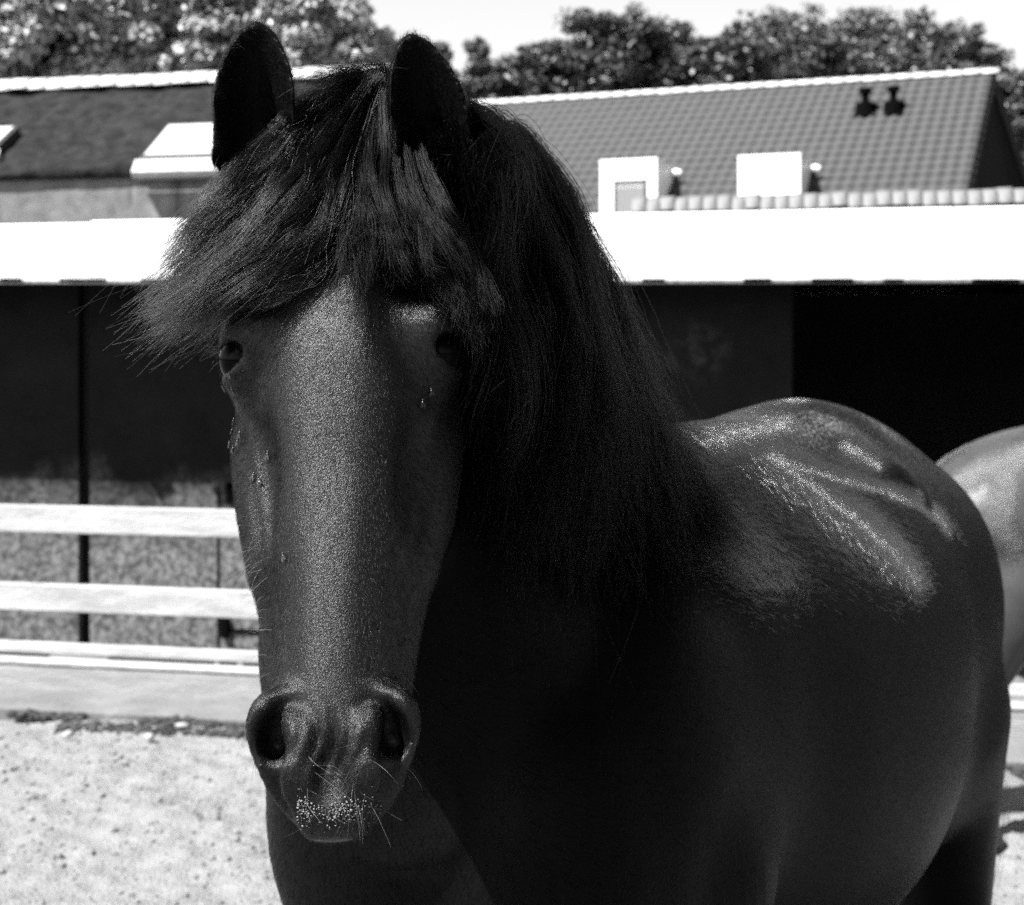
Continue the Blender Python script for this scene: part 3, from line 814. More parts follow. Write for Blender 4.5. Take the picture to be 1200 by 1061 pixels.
# head loft
HT = [-.275, -.22, -.13, -.04, .05, .13, .20, .27, .34, .40, .44, .475]
hw_ = interp(HT, [.040, .074, .093, .108, .113, .105, .090, .075, .066, .059, .049, .026])
hf_ = interp(HT, [-.060, -.022, .004, .008, .004, .000, .000, .000, .000, -.004, -.018, -.050])
hb_ = interp(HT, [-.13, -.19, -.24, -.26, -.262, -.245, -.205, -.165, -.138, -.125, -.112, -.085])
hc_ = interp(HT, [-.09, -.095, -.10, -.105, -.105, -.10, -.09, -.078, -.068, -.062, -.062, -.065])
hk_ = interp(HT, [.0, .10, .20, .30, .40, .45, .46, .42, .34, .22, .12, .0])
hp_ = interp(HT, [2.0, 2.1, 2.3, 2.5, 2.6, 2.7, 2.7, 2.6, 2.5, 2.3, 2.1, 2.0])
def headf(X, Y, Z):
    s, n, t = HF.loc(X, Y, Z)
    s, n, t = np.broadcast_arrays(s, n, t)
    w, fo, ba, c, k, p = (f(t) for f in (hw_, hf_, hb_, hc_, hk_, hp_))
    up = n > c
    h = np.where(up, fo-c, c-ba); nn = (n-c)/h
    sw = s/(w*(1-np.where(up, k, .45)*np.clip(np.abs(nn), 0, 1.2)**1.3))
    g = (np.abs(sw)**p+np.abs(nn)**p)**(1/p)
    d = (g-1)*np.minimum(w, np.abs(h))*.85
    return np.maximum(d, np.maximum(-.28-t, t-.478))
fd.put(headf, *HF.bounds((-.14, -.28, -.29), (.14, .03, .49)), k=.03)
for sd in (-1, 1):
    H = lambda *a, **k: fd.put(*ell(HF, *a[:2], *a[2:3]), **k)
    # brow and orbit, cheek, facial crest
    H((sd*.086, -.038, -.062), (.030, .030, .036), k=.03)
    H((sd*.093, -.056, -.030), (.024, .028, .040), k=.03)
    fd.put(*cone(HF, (sd*.084, -.030, -.050), (sd*.114, -.058, -.052), .009, .007), k=.012)
    fd.put(*cone(HF, (sd*.090, -.036, -.018), (sd*.112, -.060, -.016), .006, .005), k=.012)
    H((sd*.064, -.178, .070), (.042, .090, .105), k=.03)
    fd.put(*cone(HF, (sd*.090, -.094, .05), (sd*.070, -.076, .205), .009, .007), k=.03)
    # hollow above the eye and the dip between bridge and crest
    H((sd*.080, -.020, -.125), (.020, .012, .030), k=.03, op='s')
    H((sd*.078, -.036, .120), (.018, .016, .065), k=.03, op='s')
    H((sd*.072, -.030, .275), (.014, .016, .05), k=.03, op='s')
    # nostril wings
    fd.put(*ell(HF, (sd*.045, -.026, .392), (.030, .034, .046), [(1, 0, sd*.2), (0, 1, .2), (-sd*.2, -.2, 1)]), k=.02)
    H((sd*.032, -.032, .432), (.022, .028, .028), k=.025)
# lips and chin
fd.put(*ell(HF, (0, -.050, .448), (.040, .036, .034)), k=.03)
fd.put(*ell(HF, (0, -.040, .468), (.030, .022, .020)), k=.02)
fd.put(*ell(HF, (0, -.100, .436), (.047, .034, .032)), k=.02)
for sd in (-1, 1):      # the upper lip is a narrow lobe in front of the jaw
    fd.put(*cone(HF, (sd*.050, -.018, .428), (sd*.041, -.050, .482), .012, .014), k=.012, op='s')
fd.put(*cone(HF, (-.05, -.086, .452), (.05, -.086, .452), .0065, .0065), k=.008, op='s')
fd.put(*cone(HF, (-.042, -.086, .475), (.042, -.086, .475), .006, .006), k=.008, op='s')
fd.put(*ell(HF, (0, -.004, .438), (.011, .010, .028)), k=.012, op='s')          # philtrum
for sd in (-1, 1):
    # comma-shaped nostril
    fd.put(*ell(HF, (sd*.046, .002, .388), (.0155, .036, .028), [(1, 0, -sd*.35), (0, 1, 0), (sd*.35, 0, 1)]), k=.020, op='s')
    fd.put(*cone(HF, (sd*.042, .004, .370), (sd*.033, .006, .370), .009, .005), k=.010, op='s')
    fd.put(*ell(HF, (sd*.051, .0, .400), (.011, .045, .018)), k=.014, op='s')
    fd.put(*ell(HF, (sd*.029, -.018, .394), (.013, .021, .030), [(1, 0, sd*.3), (0, 1, 0), (-sd*.3, 0, 1)]), k=.008)
    # eye opening
    fd.put(*ell(HF, (sd*.112, -.038, -.034), (.022, .026, .0165), [(1, .3*sd, 0), (-.3*sd, 1, 0), (0, 0, 1)]), k=.007, op='s')
# ears, seen from the front: leaf outline, cupped
def ear(fr, hgt, wid, lean):
    ov = interp([-.03, 0, .25, .5, .75, .90, .97, 1.0], [.62, .78, 1.0, 1.0, .84, .54, .30, .05])
    def fn(X, Y, Z):
        u, q_, v = np.broadcast_arrays(*fr.loc(X, Y, Z))
        vv = v/hgt; hw = ov(np.clip(vv, -.03, 1.0))*wid
        uu = u - lean*vv**2*hgt
        cup = .95*uu**2/wid*1.1 - .012*np.clip(vv, 0, 1)
        side = (np.abs(uu)-hw)*.9
        d = np.maximum(side, np.abs(q_-cup)-.007)
        # thick bulb at the base
        return np.maximum(d, np.maximum(v-hgt, -.03-v))-.0015
    return fn, *fr.bounds((-wid*1.5, -.03, -.04), (wid*1.5, .07, hgt+.02))
def ear_frame(px, py, D, tilt, yaw, back):
    o = Vector(((px-600)/F*D, D, CAMZ-(py-HY)/F*D))
    v = Vector((math.sin(tilt), math.sin(back), math.cos(tilt))).normalized()
    q0 = Vector((math.sin(yaw), -math.cos(yaw), 0)); q0 = (q0 - v*q0.dot(v)).normalized()
    # q axis points to the open (front) side
    u = v.cross(q0)*-1
    return Frame(o, -u, q0, v)
earL = ear_frame(298, 194, 1.52, R(2), R(10), R(-22)); earR = ear_frame(504, 212, 1.52, R(-4), R(12), R(-22))
fd.put(*ear(earL, .145, .0385, .05), k=.006)
fd.put(*ear(earR, .150, .038, -.03), k=.006)
for f_, sd in ((earL, -1), (earR, 1)):
    fd.put(*cone(W, f_.w((0, -.015, .0)), HF.w((sd*.055, -.075, -.20)), .032, .042), k=.02)
HV, HQ = fd.nets()
HV = relax(HV, HQ, 3, .45)
# skin folds between the nostrils and above the eyes
L_ = np.stack(HF.loc(HV[:, 0], HV[:, 1], HV[:, 2]), 1)
def bell(x, c, w): return np.exp(-((x-c)/w)**2)
front = np.clip((L_[:, 1]+.07)/.04, 0, 1)
fold = np.sin(L_[:, 0]*430+3*np.sin(L_[:, 2]*60))*bell(L_[:, 2], .405, .028)*bell(L_[:, 0], 0, .032)*front
HV = HV + (np.array(n_)*fold[:, None])*.0027
for sd in (-1, 1):
    brow = np.sin((L_[:, 2]*1.0-L_[:, 0]*sd*.5)*620)*bell(L_[:, 2], -.075, .016)*bell(L_[:, 0], sd*.092, .016)*np.clip((L_[:, 1]+.1)/.04, 0, 1)
    HV = HV + (np.array(n_)*brow[:, None])*.0015

def vein(pts, amp, wid):
    """a raised vein along head-frame points (s, t) on the front of the face"""
    global HV
    P = resample_line(np.array(pts, float), 60); d = np.full(len(HV), 9.0)
    sel = np.nonzero((L_[:, 2] > -.1) & (L_[:, 2] < .42) & (L_[:, 1] > -.13))[0]
    for q_ in P: d[sel] = np.minimum(d[sel], np.hypot(L_[sel, 0]-q_[0], (L_[sel, 2]-q_[1])))
    HV = HV + np.array(n_)*(amp*np.exp(-(d/wid)**2))[:, None]
def resample_line(p, k):
    t = np.linspace(0, len(p)-1, k); i = np.minimum(t.astype(int), len(p)-2); f = (t-i)[:, None]; return p[i]*(1-f)+p[i+1]*f
vein([(.094, .03), (.082, .09), (.066, .16), (.058, .22), (.050, .27)], .0022, .0045)
vein([(.060, .20), (.068, .25), (.062, .30)], .0018, .004)
vein([(-.094, .03), (-.080, .10), (-.068, .17), (-.062, .24), (-.052, .29)], .0013, .0045)
vein([(-.068, .17), (-.074, .22), (-.066, .27)], .0010, .004)

def coat_material(name, base, rough, spec, dusty):
    m = bpy.data.materials.new(name); m.use_nodes = True; nt = m.node_tree; b = nt.nodes['Principled BSDF']
    b.inputs['Roughness'].default_value = rough; b.inputs['Specular IOR Level'].default_value = spec
    tc = nt.nodes.new('ShaderNodeTexCoord'); mp = nt.nodes.new('ShaderNodeMapping'); mp.inputs['Rotation'].default_value = (0, 0, -hb); mp.inputs['Scale'].default_value = (1, .35, 1)
    nt.links.new(tc.outputs['Object'], mp.inputs['Vector'])
    nz = nt.nodes.new('ShaderNodeTexNoise'); nz.inputs['Scale'].default_value = 320; nz.inputs['Detail'].default_value = 3
    nt.links.new(mp.outputs[0], nz.inputs['Vector'])
    bp = nt.nodes.new('ShaderNodeBump'); bp.inputs['Strength'].default_value = .55; bp.inputs['Distance'].default_value = .002
    nt.links.new(nz.outputs['Fac'], bp.inputs['Height']); nt.links.new(bp.outputs[0], b.inputs['Normal'])
    n2 = nt.nodes.new('ShaderNodeTexNoise'); n2.inputs['Scale'].default_value = 9; n2.inputs['Detail'].default_value = 6
    nt.links.new(tc.outputs['Object'], n2.inputs['Vector'])
    col = mix_col(nt, n2.outputs['Fac'], base*.6, base*1.4)
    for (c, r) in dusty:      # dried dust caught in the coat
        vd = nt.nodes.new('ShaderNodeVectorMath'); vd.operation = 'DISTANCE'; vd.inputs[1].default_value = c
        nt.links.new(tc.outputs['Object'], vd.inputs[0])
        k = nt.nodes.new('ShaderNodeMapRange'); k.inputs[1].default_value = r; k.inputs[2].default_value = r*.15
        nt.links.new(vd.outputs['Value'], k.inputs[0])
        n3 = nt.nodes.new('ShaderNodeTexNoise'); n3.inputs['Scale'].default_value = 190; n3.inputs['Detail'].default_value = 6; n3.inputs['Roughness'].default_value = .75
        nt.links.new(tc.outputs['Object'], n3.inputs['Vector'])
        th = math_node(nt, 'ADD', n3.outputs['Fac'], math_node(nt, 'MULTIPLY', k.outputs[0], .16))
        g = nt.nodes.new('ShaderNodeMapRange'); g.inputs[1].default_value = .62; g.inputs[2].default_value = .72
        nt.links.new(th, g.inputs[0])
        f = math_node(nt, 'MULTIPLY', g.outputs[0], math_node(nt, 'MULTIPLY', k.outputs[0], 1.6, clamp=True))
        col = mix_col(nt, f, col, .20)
    nt.links.new(col, b.inputs['Base Color'])
    return m
HORG = Vector((C0[0]+.45, C0[1]+.78, 0))
def hloc(p): return tuple(Vector(p)-HORG)
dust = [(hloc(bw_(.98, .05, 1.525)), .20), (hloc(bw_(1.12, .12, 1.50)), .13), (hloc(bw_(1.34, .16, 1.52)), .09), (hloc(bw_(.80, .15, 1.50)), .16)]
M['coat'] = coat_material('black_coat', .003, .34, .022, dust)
def face_material():
    m = bpy.data.materials.new('face_coat_skin'); m.use_nodes = True; nt = m.node_tree; b = nt.nodes['Principled BSDF']
    b.inputs['Base Color'].default_value = (.002, .002, .002, 1); b.inputs['Roughness'].default_value = .29; b.inputs['Specular IOR Level'].default_value = .30
    tc = nt.nodes.new('ShaderNodeTexCoord'); mp = nt.nodes.new('ShaderNodeMapping'); mp.inputs['Scale'].default_value = (1, 1, .13)
    nt.links.new(tc.outputs['Object'], mp.inputs['Vector'])
    nz = nt.nodes.new('ShaderNodeTexNoise'); nz.inputs['Scale'].default_value = 950; nz.inputs['Detail'].default_value = 4; nz.inputs['Roughness'].default_value = .6
    nt.links.new(mp.outputs[0], nz.inputs['Vector'])
    bp = nt.nodes.new('ShaderNodeBump'); bp.inputs['Strength'].default_value = .8; bp.inputs['Distance'].default_value = .0012
    nt.links.new(nz.outputs['Fac'], bp.inputs['Height']); nt.links.new(bp.outputs[0], b.inputs['Normal'])
    return m
M['face'] = face_material()
M['bare'] = material('dark_skin', 0.00648, .5, 60, .3)
me = mesh_np('horse', HV-np.array(HORG), HQ); smooth(me)
qc = HV[HQ].mean(1); ql = np.stack(HF.loc(qc[:, 0], qc[:, 1], qc[:, 2]), 1)
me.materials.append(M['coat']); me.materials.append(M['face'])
me.polygons.foreach_set('material_index', ((ql[:, 2] > -.20) & (ql[:, 2] < .50) & (ql[:, 1] > -.17) & (np.abs(ql[:, 0]) < .15) & (qc[:, 1] < 1.56)).astype(np.int32)); me.update()
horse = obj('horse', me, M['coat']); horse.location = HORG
tag(horse, 'black horse with thick forelock and long mane looking straight at the camera', 'horse')
def child_mesh(name, V, Q, mat):
    me = mesh_np(name, np.asarray(V)-np.array(HORG), Q); smooth(me)
    o = bpy.data.objects.new(name, me); C.objects.link(o); me.materials.append(mat); o.parent = horse
    return o
# eyes
def uvs(c, r, nu=24, nv=14):
    V, Q = [], []
    for j in range(nv+1):
        for i in range(nu):
            a, b = 2*math.pi*i/nu, math.pi*(j+.001)/(nv+.002)
            V.append((c[0]+r*math.cos(a)*math.sin(b), c[1]+r*math.sin(a)*math.sin(b), c[2]+r*math.cos(b)))
    for j in range(nv):
        for i in range(nu): Q.append((j*nu+i, (j+1)*nu+i, (j+1)*nu+(i+1) % nu, j*nu+(i+1) % nu))
    return V, Q
M['eye'] = material('wet_dark_eye', 0.00108, .04, None, spec=.05)
for sd in (-1, 1):
    child_mesh('eye', *uvs(HF.w((sd*.0985, -.052, -.036)), .0240), M['eye'])

# ------------------------------------------------------------------ hair
def hair_mat(name, col, rough, rr, ior=1.25):
    m = bpy.data.materials.new(name); m.use_nodes = True; nt = m.node_tree; nt.nodes.clear()
    o = nt.nodes.new('ShaderNodeOutputMaterial'); h = nt.nodes.new('ShaderNodeBsdfHairPrincipled')
    h.parametrization = 'COLOR'; h.inputs['Color'].default_value = (col, col, col, 1)
    h.inputs['IOR'].default_value = ior; h.inputs['Roughness'].default_value = rough; h.inputs['Radial Roughness'].default_value = rr
    if 'Random Roughness' in h.inputs: h.inputs['Random Roughness'].default_value = .3
    nt.links.new(h.outputs[0], o.inputs[0]); return m
M['hair'] = hair_mat('black_hair', .002, .16, .30, 1.27); M['mane'] = hair_mat('shaded_black_hair', .001, .3, .5, 1.05)  # mane: darker, duller copy of the hair, its shade put into the material
M['fur'] = hair_mat('black_fur', .002, .16, .32, 1.24); M['body_fur'] = hair_mat('black_body_fur', .002, .22, .4, 1.13); M['shine'] = hair_mat('highlight_fur', .03, .10, .26, 1.75)
M['whisker'] = hair_mat('pale_whisker', .06, .3, .4, 1.5)
def curves(name, P, rad, mat, parent=horse, org=HORG):
    """P (n,k,3) strands, rad scalar or (k,) profile"""
    n, k, _ = P.shape
    cv = bpy.data.hair_curves.new(name); cv.add_curves([k]*n)
    pos = (P-np.array(org)).astype(np.float32).ravel()
    at_ = cv.attributes.get('position') or cv.attributes.new('position', 'FLOAT_VECTOR', 'POINT')
    at_.data.foreach_set('vector', pos)
    ra = cv.attributes.get('radius') or cv.attributes.new('radius', 'FLOAT', 'POINT')
    pr = np.broadcast_to(np.asarray(rad, np.float32), (k,)) if np.ndim(rad) < 2 else np.asarray(rad, np.float32)
    ra.data.foreach_set('value', np.ascontiguousarray(np.broadcast_to(pr, (n, k))).astype(np.float32).ravel())
    cv.materials.append(mat)
    o = bpy.data.objects.new(name, cv); C.objects.link(o); o.parent = parent
    return o
def resample(G, k):
    """Catmull-Rom through guide points, k samples"""
    G = np.asarray(G, float); n = len(G); E = np.vstack([2*G[0]-G[1], G, 2*G[-1]-G[-2]])
    t = np.linspace(0, n-1-1e-6, k); i = t.astype(int); f = (t-i)[:, None]
    p0, p1, p2, p3 = E[i], E[i+1], E[i+2], E[i+3]
    return .5*((2*p1)+(-p0+p2)*f+(2*p0-5*p1+4*p2-p3)*f**2+(-p0+3*p1-3*p2+p3)*f**3)
def push_out(P, off, it=3, w=None):
    n, k, _ = P.shape; A = P.reshape(-1, 3); off = np.broadcast_to(off, (n, k)).reshape(-1)
    for _ in range(it):
        v, g = fd.sample(A); m = np.clip(off-v, 0, .05)
        A = A + g*m[:, None]*.9
    return A.reshape(n, k, 3)
def pw(px, py, D): return np.array([(px-600)/F*D, D, CAMZ-(py-HY)/F*D])
def grow(guides, n, k, clumps, spread, tipspread, wave, frizz, off, seed, short=.25):
    """strands between neighbouring guides, gathered in locks"""
    r = np.random.default_rng(seed); G = np.stack([resample(g, k) for g in guides]); ng = len(G)
    # lock centres
    cp = r.random(clumps)*(ng-1); ci = np.minimum(cp.astype(int), ng-2); cf = (cp-ci)[:, None, None]
    Cc = G[ci]*(1-cf)+G[ci+1]*cf
    co = r.standard_normal((clumps, 3)); tt = np.linspace(0, 1, k)
    Cc = Cc + co[:, None, :]*(spread*(.5+.7*tt))[None, :, None]
    ph = r.random((clumps, 3))*6.28; fr_ = 1.2+1.6*r.random((clumps, 1))
    Cc = Cc + (np.sin(tt[None, :, None]*fr_[:, :, None]*6.28+ph[:, None, :]))*wave*(tt**1.2)[None, :, None]
    kk = r.integers(0, clumps, n); P = Cc[kk]
    so = r.standard_normal((n, 1, 3))*(spread*.26*(1-.6*tt)+tipspread*tt**2)[None, :, None]
    P = P + so
    ph = r.random((n, 1, 3))*6.28; f2 = 1.5+3*r.random((n, 1, 1))
    P = P + np.sin(tt[None, :, None]*f2*6.28+ph)*frizz*(.15+tt)[None, :, None]
    # uneven lengths: sample each strand only to a fraction
    ln = 1-short*r.random((n, 1))**1.1
    x = np.clip(tt[None]*ln*(k-1), 0, k-1.001); i = x.astype(int); f = (x-i)[:, :, None]
    P = np.take_along_axis(P, i[:, :, None], 1)*(1-f)+np.take_along_axis(P, np.minimum(i+1, k-1)[:, :, None], 1)*f
    layer = r.random((n, 1))
    return push_out(P, off*(.15+.85*layer)*np.minimum(1, .4+tt*2)[None], 3)
K = 14
# forelock, left sweep (photograph left)
def pf(px, py):      # just in front of the brow at this height
    D = np.interp(py, [100, 150, 200, 230, 265, 300, 340, 400, 440], [1.515, 1.495, 1.462, 1.444, 1.424, 1.410, 1.394, 1.370, 1.362])
    return pw(px, py, D + min(.035, max(0, abs(px-402)-60)**2*2.6e-6))
fl = [
 [pf(418, 118), pf(372, 108), pf(330, 150), pf(285, 200), pf(250, 250), pf(222, 300)],
 [pf(422, 112), pf(380, 130), pf(335, 180), pf(285, 230), pf(240, 285), pf(200, 340)],
 [pf(428, 108), pf(396, 142), pf(350, 198), pf(300, 252), pf(245, 310), pf(182, 372)],
 [pf(432, 106), pf(406, 152), pf(370, 210), pf(322, 270), pf(258, 328), pf(182, 388)],
 [pf(436, 106), pf(412, 160), pf(390, 220), pf(352, 280), pf(285, 330), pf(200, 380)],
 [pf(438, 106), pf(418, 170), pf(406, 226), pf(386, 275), pf(335, 318), pf(250, 362)]]
# middle lock and right sweep
fm = [
 [pf(440, 106), pf(424, 170), pf(414, 228), pf(406, 265), pf(396, 295), pf(386, 320)],
 [pf(446, 108), pf(440, 165), pf(428, 220), pf(424, 262), pf(420, 300), pf(420, 345)],
 [pf(452, 108), pf(454, 165), pf(450, 220), pf(458, 262), pf(468, 295), pf(478, 325)],
 [pf(458, 110), pf(464, 170), pf(474, 228), pf(492, 278), pf(512, 315), pf(530, 350)],
 [pf(462, 114), pf(478, 185), pf(498, 245), pf(522, 295), pf(542, 340), pf(556, 380)],
 [pf(470, 122), pf(492, 200), pf(520, 258), pf(548, 310), pf(565, 365), pf(575, 420)]]
K = 16
tap = np.linspace(1, .35, K)
P1 = grow(fl, 15000, K, 85, .0120, .006, .009, .0016, .010, 3, .55)
P2 = grow(fm, 7000, K, 60, .0090, .005, .007, .0014, .006, 4, .58)
wisp = [[pf(430, 150), pf(424, 240), pf(420, 310), pf(421, 400)], [pf(436, 150), pf(432, 240), pf(430, 310), pf(428, 385)]]
P2 = np.concatenate([P2, grow(wisp, 260, K, 9, .005, .003, .004, .002, .008, 44, .5)])
fl2 = [g[:-1]+[g[-1]+(g[-1]-g[-2])*.45] for g in fl]
fz = grow(fl2, 1100, K, 300, .014, .014, .012, .005, .02, 5, .5)      # stray hairs
tuft = [[pw(440, 118, 1.53), pw(420, 98, 1.50), pw(385, 98, 1.47), pw(345, 112, 1.45)], [pw(455, 116, 1.54), pw(440, 90, 1.53), pw(400, 88, 1.50), pw(350, 98, 1.47)], [pw(462, 112, 1.55), pw(470, 86, 1.55), pw(455, 75, 1.54), pw(430, 82, 1.53)]]
P3 = grow(tuft, 900, K, 40, .006, .006, .004, .003, .012, 6, .5)
curves('forelock', np.concatenate([P1, fz, P3]), .00022*tap, M['hair'])
curves('forelock', P2, .00022*tap, hair_mat('softer_black_hair', .002, .22, .35, 1.16))
# mane: from the crest, falling over the near side of the neck
crest = [pw(470, 118, 1.54), np.array([-.135, 1.61, 1.855]), np.array([-.10, 1.72, 1.822]), np.array([-.05, 1.83, 1.775]), np.array([-.005, 1.93, 1.725]), np.array([.045, 2.02, 1.665]), np.array([.10, 2.10, 1.595])]
falls = [
 [(515, 150, 1.52), (545, 230, 1.48), (552, 330, 1.46), (555, 430, 1.46), (552, 520, 1.47)],
 [(535, 150, 1.55), (565, 230, 1.50), (578, 350, 1.48), (578, 470, 1.48), (570, 580, 1.49)],
 [(555, 160, 1.64), (602, 245, 1.58), (622, 370, 1.54), (622, 510, 1.53), (612, 640, 1.53)],
 [(590, 205, 1.75), (648, 300, 1.68), (668, 430, 1.62), (668, 570, 1.60), (660, 690, 1.60)],
 [(630, 260, 1.86), (690, 370, 1.80), (715, 490, 1.74), (720, 600, 1.70), (720, 680, 1.69)],
 [(660, 320, 1.95), (702, 420, 1.90), (728, 520, 1.85), (768, 600, 1.82), (795, 645, 1.80)],
 [(690, 390, 2.04), (712, 460, 2.00), (745, 535, 1.95), (790, 598, 1.90), (834, 630, 1.88)]]
mg = [[c] + [pw(*q_) for q_ in f] for c, f in zip(crest, falls)]
P4 = grow(mg, 16000, K, 110, .026, .014, .020, .004, .05, 8, .5)
fz2 = grow(mg[2:], 2600, K, 900, .026, .05, .022, .012, .06, 9, .6)
# short upstanding hairs along the crest
cg = [[c, c+np.array([.02, -.01, .025]), c+np.array([.05, -.02, .02]), c+np.array([.07, -.03, -.03])] for c in crest]
P5 = grow(cg, 1800, K, 120, .010, .014, .008, .005, .02, 10, .6)
ed = [(548, 150, 1.56), (590, 195, 1.62), (640, 258, 1.70), (676, 320, 1.78), (706, 385, 1.85), (726, 440, 1.90), (742, 495, 1.92), (776, 560, 1.90), (815, 608, 1.88)]
eg = [[pw(x-34, y-18, D), pw(x-6, y+2, D-.01), pw(x+14, y+24, D-.02), pw(x+26, y+58, D-.03)] for x, y, D in ed]
P7 = grow(eg, 3200, K, 420, .014, .016, .012, .006, .0, 14, .6)
P8 = grow([mg[-3], mg[-2], mg[-1]], 6500, K, 45, .020, .010, .014, .003, .045, 18, .35)
curves('mane', np.concatenate([P4, fz2, P5, P7, P8]), .0003*tap, M['mane'])
# tail
tg = [[bw_(1.84, l*.3, 1.28), bw_(1.94, l, 1.15), bw_(2.0, l*1.4, 1.0), bw_(1.97, l*1.6, .7), bw_(1.95, l*1.2, .35)] for l in (-.07, 0, .07, .12)]
P6 = grow(tg, 2500, K, 60, .015, .02, .01, .004, .01, 12, .3)
curves('tail', P6, .0005*tap, M['mane'])

bv = BVHTree.FromPolygons([tuple(v) for v in HV], [tuple(int(i) for i in q_) for q_ in HQ])
def hit(px, py):
    d = Vector(((px-600)/F, 1, -(py-HY)/F)).normalized()
    p, nn, _, _ = bv.ray_cast(Vector((0, 0, CAMZ)), d)
    return p, nn
# short coat: strands lying along the growth direction
def fur(name, sel, n, length, rad, lift, flow, seed, jitter=.35, k=4, mat=None):
    r = np.random.default_rng(seed)
    Q = HQ[sel]; a, b, c, d = (HV[Q[:, i]] for i in range(4))
    nr = np.cross(c-a, d-b); ar = np.linalg.norm(nr, axis=1); nr /= np.maximum(ar, 1e-12)[:, None]
    fi = np.searchsorted(np.cumsum(ar)/ar.sum(), r.random(n)); fi = np.minimum(fi, len(Q)-1)
    u, v = r.random((n, 1)), r.random((n, 1))
    P = (a[fi]*(1-u)+b[fi]*u)*(1-v)+(d[fi]*(1-u)+c[fi]*u)*v; N = nr[fi]
    D = flow(P) + jitter*r.standard_normal((n, 3))*.6; D = D-N*(D*N).sum(1)[:, None]; D /= np.maximum(np.linalg.norm(D, axis=1), 1e-6)[:, None]
    ln = length*(.6+.7*r.random((n, 1))); t = np.linspace(0, 1, k)[None, :, None]
    li = lift*(.5+r.random((n, 1)))
    S = P[:, None]+D[:, None]*t*ln[:, None] + N[:, None]*(ln*li)[:, None]*(t*1.5-.8*t*t) - N[:, None]*.0004
    return curves(name, S, rad*np.linspace(1, .3, k), mat or M['fur'])
cen = HV[HQ].mean(1); hl = np.stack(HF.loc(cen[:, 0], cen[:, 1], cen[:, 2]), 1)
qn = np.cross(HV[HQ[:, 2]]-HV[HQ[:, 0]], HV[HQ[:, 3]]-HV[HQ[:, 1]]); qn /= np.maximum(np.linalg.norm(qn, axis=1), 1e-12)[:, None]
fac = (qn*(np.array([0, 0, CAMZ])-cen)).sum(1) > -.25*np.linalg.norm(cen, axis=1)
nost = np.zeros(len(cen), bool)
for sd in (-1, 1): nost |= (np.abs(hl[:, 0]-sd*.05) < .022) & (np.abs(hl[:, 2]-.395) < .03) & (hl[:, 1] < -.012) & (hl[:, 1] > -.08) & (np.abs(hl[:, 0]) < .068)
eyeq = np.zeros(len(cen), bool)
for sd in (-1, 1):
    e = HF.w((sd*.100, -.053, -.034)); eyeq |= np.linalg.norm(cen-e, axis=1) < .025
head = (hl[:, 2] > -.29) & (hl[:, 2] < .49) & (hl[:, 1] > -.20) & (np.abs(hl[:, 0]) < .15) & (cen[:, 1] < 1.62) & fac & ~nost & ~eyeq
earq = (cen[:, 2] > 1.845) & (np.abs(hl[:, 0]) > .03) & (cen[:, 1] < 1.60) & (cen[:, 0] < .0) & (hl[:, 2] < -.22)
AX, NX, SX = np.array(a_), np.array(n_), np.array(s_)
def face_flow(P):
    l = np.stack(HF.loc(P[:, 0], P[:, 1], P[:, 2]), 1)
    # whorl on the forehead, then down the nose and out to the cheeks
    dv = np.stack([l[:, 0], l[:, 2]+.045], 1); rr = np.linalg.norm(dv, axis=1)+1e-6; wv = np.exp(-(rr/.06)**2)
    sx = (dv[:, 0]/rr)*wv + l[:, 0]*4*(1-wv)*np.exp(-((l[:, 2]-.0)/.15)**2); tx = (dv[:, 1]/rr)*wv + (1-wv)
    sd_ = np.clip((np.abs(l[:, 0])-.045)/.05, 0, 1)
    return sx[:, None]*SX + tx[:, None]*AX - (.2+1.0*sd_)[:, None]*NX + (np.sign(l[:, 0])*sd_*.5)[:, None]*SX
fur('ear_coat', earq, 16000, .0075, .00009, .5, lambda P: np.array([0, .0, 1.0])[None]+0*P, 27, .3, 4, M['body_fur'])
upper = head & (hl[:, 2] < .33)
lower = head & (hl[:, 2] >= .33)
fur('face_coat', upper, 85000, .0070, .00009, .30, face_flow, 21)
fur('muzzle_coat', lower, 36000, .0036, .00008, .35, face_flow, 22)
BX = np.array(BF.M[0])
lowb = ~head & fac & (cen[:, 1] < 3.2) & (cen[:, 2] > .65)
def body_flow(P): return BX[None]*.9 + np.array([0, 0, -.45])
fur('body_coat', lowb, 200000, .015, .00012, .10, body_flow, 23, .25, 3, M['body_fur'])
